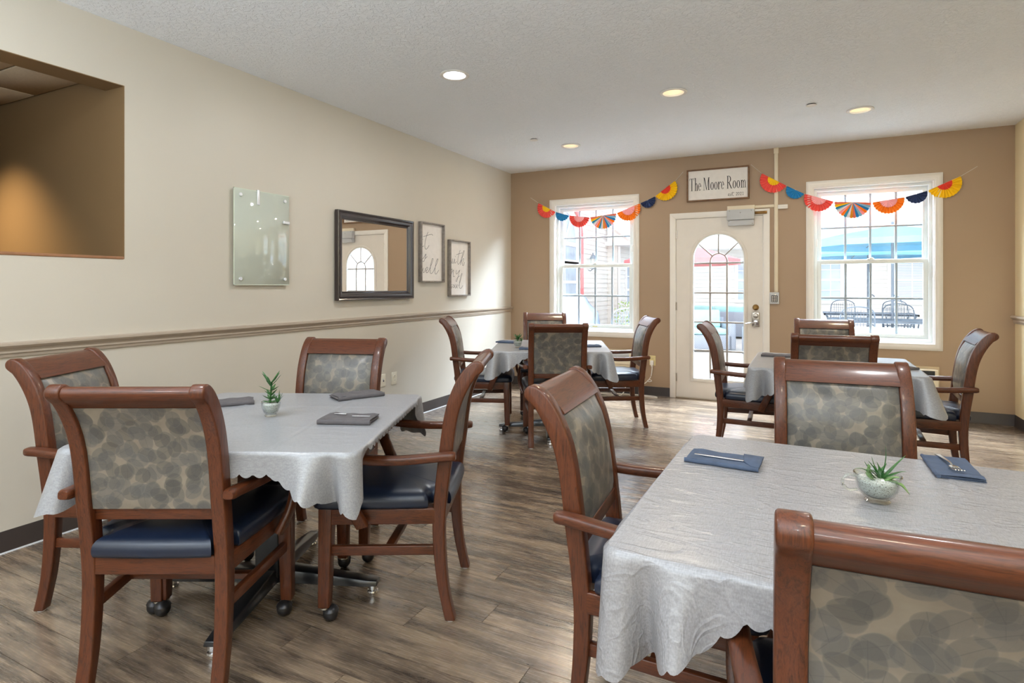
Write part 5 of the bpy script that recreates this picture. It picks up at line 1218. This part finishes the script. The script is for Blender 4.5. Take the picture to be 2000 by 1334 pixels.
for i, (x, y, a, lb) in enumerate([(4.15, 4.35, 10, 'wrought iron patio chair, near side of the nearer patio table'), (5.45, 4.30, -8, 'wrought iron patio chair at the right near side of the nearer patio table'), (5.0, 5.95, 178, 'wrought iron patio chair on the far side of the nearer patio table'), (4.2, 8.7, 170, 'wrought iron patio chair beyond the further patio table'), (5.3, 8.65, 185, 'wrought iron patio chair right of the further parasol pole'),
                                   (0.95, 2.15, 20, 'wrought iron chair just outside the left window, turned away'), (0.62, 4.60, 200, 'tall wrought iron chair further out, seen through the left window'), (1.25, 1.55, 60, 'low wrought iron chair close to the left window on the right')]):
    c_ = pc if i == 0 else copy_tree(pc, CM); c_.location = (x, y, -0.03); c_.rotation_euler = (0, 0, math.radians(a)); tag(c_, lb, 'chair', 'wrought iron patio chairs')
def sofa(x, y, L, rz, label, nc=2):
    e = empty('wicker_sofa', (x, y, -0.03), math.radians(rz)); tag(e, label, 'sofa', 'wicker patio sofas')
    MB().box(-L / 2, L / 2, -0.38, 0.38, 0.05, 0.34).box(-L / 2, L / 2, -0.42, -0.30, 0.05, 0.66).build('body', WICK, e, bevel=0.02)
    for s in (-1, 1): MB().box(s * L / 2 - 0.07, s * L / 2 + 0.07, -0.42, 0.38, 0.05, 0.56).build('armrest', WICK, e, bevel=0.02)
    for k in range(nc):
        a, b = -L / 2 + 0.08 + (L - 0.16) * k / nc, -L / 2 + 0.08 + (L - 0.16) * (k + 1) / nc
        MB().box(a + 0.01, b - 0.01, -0.26, 0.38, 0.345, 0.46).build('seat_cushion', CUSH, e, bevel=0.04, seg=3)
        MB().prism([(-0.30, 0.42), (-0.16, 0.46), (-0.24, 0.82), (-0.37, 0.80)], 'x', a + 0.01, b - 0.01).build('back_cushion', CUSH, e, bevel=0.04, seg=3)
sofa(4.65, 1.62, 2.0, 0, 'wicker patio sofa with aqua cushions close below the right window')
sofa(1.75, 8.9, 2.3, 0, 'wicker patio sofa with aqua cushions seen through the glazed door', 3)
sofa(3.05, 4.6, 0.95, 25, 'wicker armchair with aqua cushion, left in the right window view', 1)
sofa(1.6, 5.5, 0.95, 200, 'wicker armchair with pale aqua cushion, right in the left window view', 1)
# covered grill
e = empty('covered_grill', (-0.02, 2.05, -0.03), math.radians(12)); tag(e, 'barbecue grill under a draped grey cover outside the left window', 'grill')
vs = []; fs = []; rings = [(0.0, 0.52, 0.34), (0.45, 0.54, 0.35), (0.72, 0.52, 0.34), (0.86, 0.50, 0.32), (1.0, 0.36, 0.27), (1.10, 0.30, 0.22), (1.16, 0.22, 0.12)]; nn = 40
for z, a_, b_ in rings:
    for k in range(nn):
        t_ = 2 * PI * k / nn; f_ = 1 + (0.035 * math.sin(t_ * 9 + z * 3) if z < 0.9 else 0.012 * math.sin(t_ * 5))
        vs.append((a_ * f_ * math.copysign(abs(math.cos(t_)) ** 0.45, math.cos(t_)), b_ * f_ * math.copysign(abs(math.sin(t_)) ** 0.45, math.sin(t_)), z + 0.02))
fs = [(r_ * nn + k, r_ * nn + (k + 1) % nn, (r_ + 1) * nn + (k + 1) % nn, (r_ + 1) * nn + k) for r_ in range(len(rings) - 1) for k in range(nn)] + [tuple((len(rings) - 1) * nn + k for k in range(nn)), tuple(range(nn - 1, -1, -1))]
MB().add(vs, fs).build('cover', GREYF, e, ang=60)
MB().tube([(0.54 * math.copysign(abs(math.cos(t_)) ** 0.45, math.cos(t_)), 0.352 * math.copysign(abs(math.sin(t_)) ** 0.45, math.sin(t_)), 0.62) for t_ in [2 * PI * k / nn for k in range(nn)]], 0.006, 5, closed=True).build('strap', GREYF, e)
# shrubs
def shrub(x, y, r, h_, label, seed):
    rnd = random.Random(seed); e = empty('shrub', (x, y, -0.03)); tag(e, label, 'shrub', 'courtyard shrubs'); m = MB()
    for k in range(420):
        a = rnd.uniform(0, 2 * PI); b = rnd.uniform(0, 1) ** 0.5; z = rnd.uniform(0.05, 1); rr = r * math.sqrt(max(0, 1 - (z - 0.4) ** 2 * 1.6)) * b
        c = Vector((rr * math.cos(a), rr * math.sin(a), z * h_)); u = Vector((rnd.uniform(-1, 1), rnd.uniform(-1, 1), rnd.uniform(-0.3, 1))).normalized() * 0.045; v = u.cross(Vector((rnd.uniform(-1, 1), rnd.uniform(-1, 1), 0.3))).normalized() * 0.017
        m.add([c, c + u * 0.5 + v, c + u, c + u * 0.5 - v], [(0, 1, 2, 3)])
    f_ = m.build('foliage', BUSH, e, smooth=False, weld=False, normals=False); f_['kind'] = 'stuff'
    MB().tube([(0, 0, 0), (0.01, 0, h_ * 0.7)], 0.012, 6).build('stem', IRON, e)
shrub(0.70, 3.4, 0.28, 0.62, 'bright green shrub beside the covered grill', 1)
shrub(-0.35, 7.0, 0.42, 0.9, 'yellow green shrub at the wall of the left wing', 2)
shrub(6.2, 8.6, 0.35, 0.7, 'green shrub at the right beyond the patio tables', 3)
bpy.context.view_layer.update()
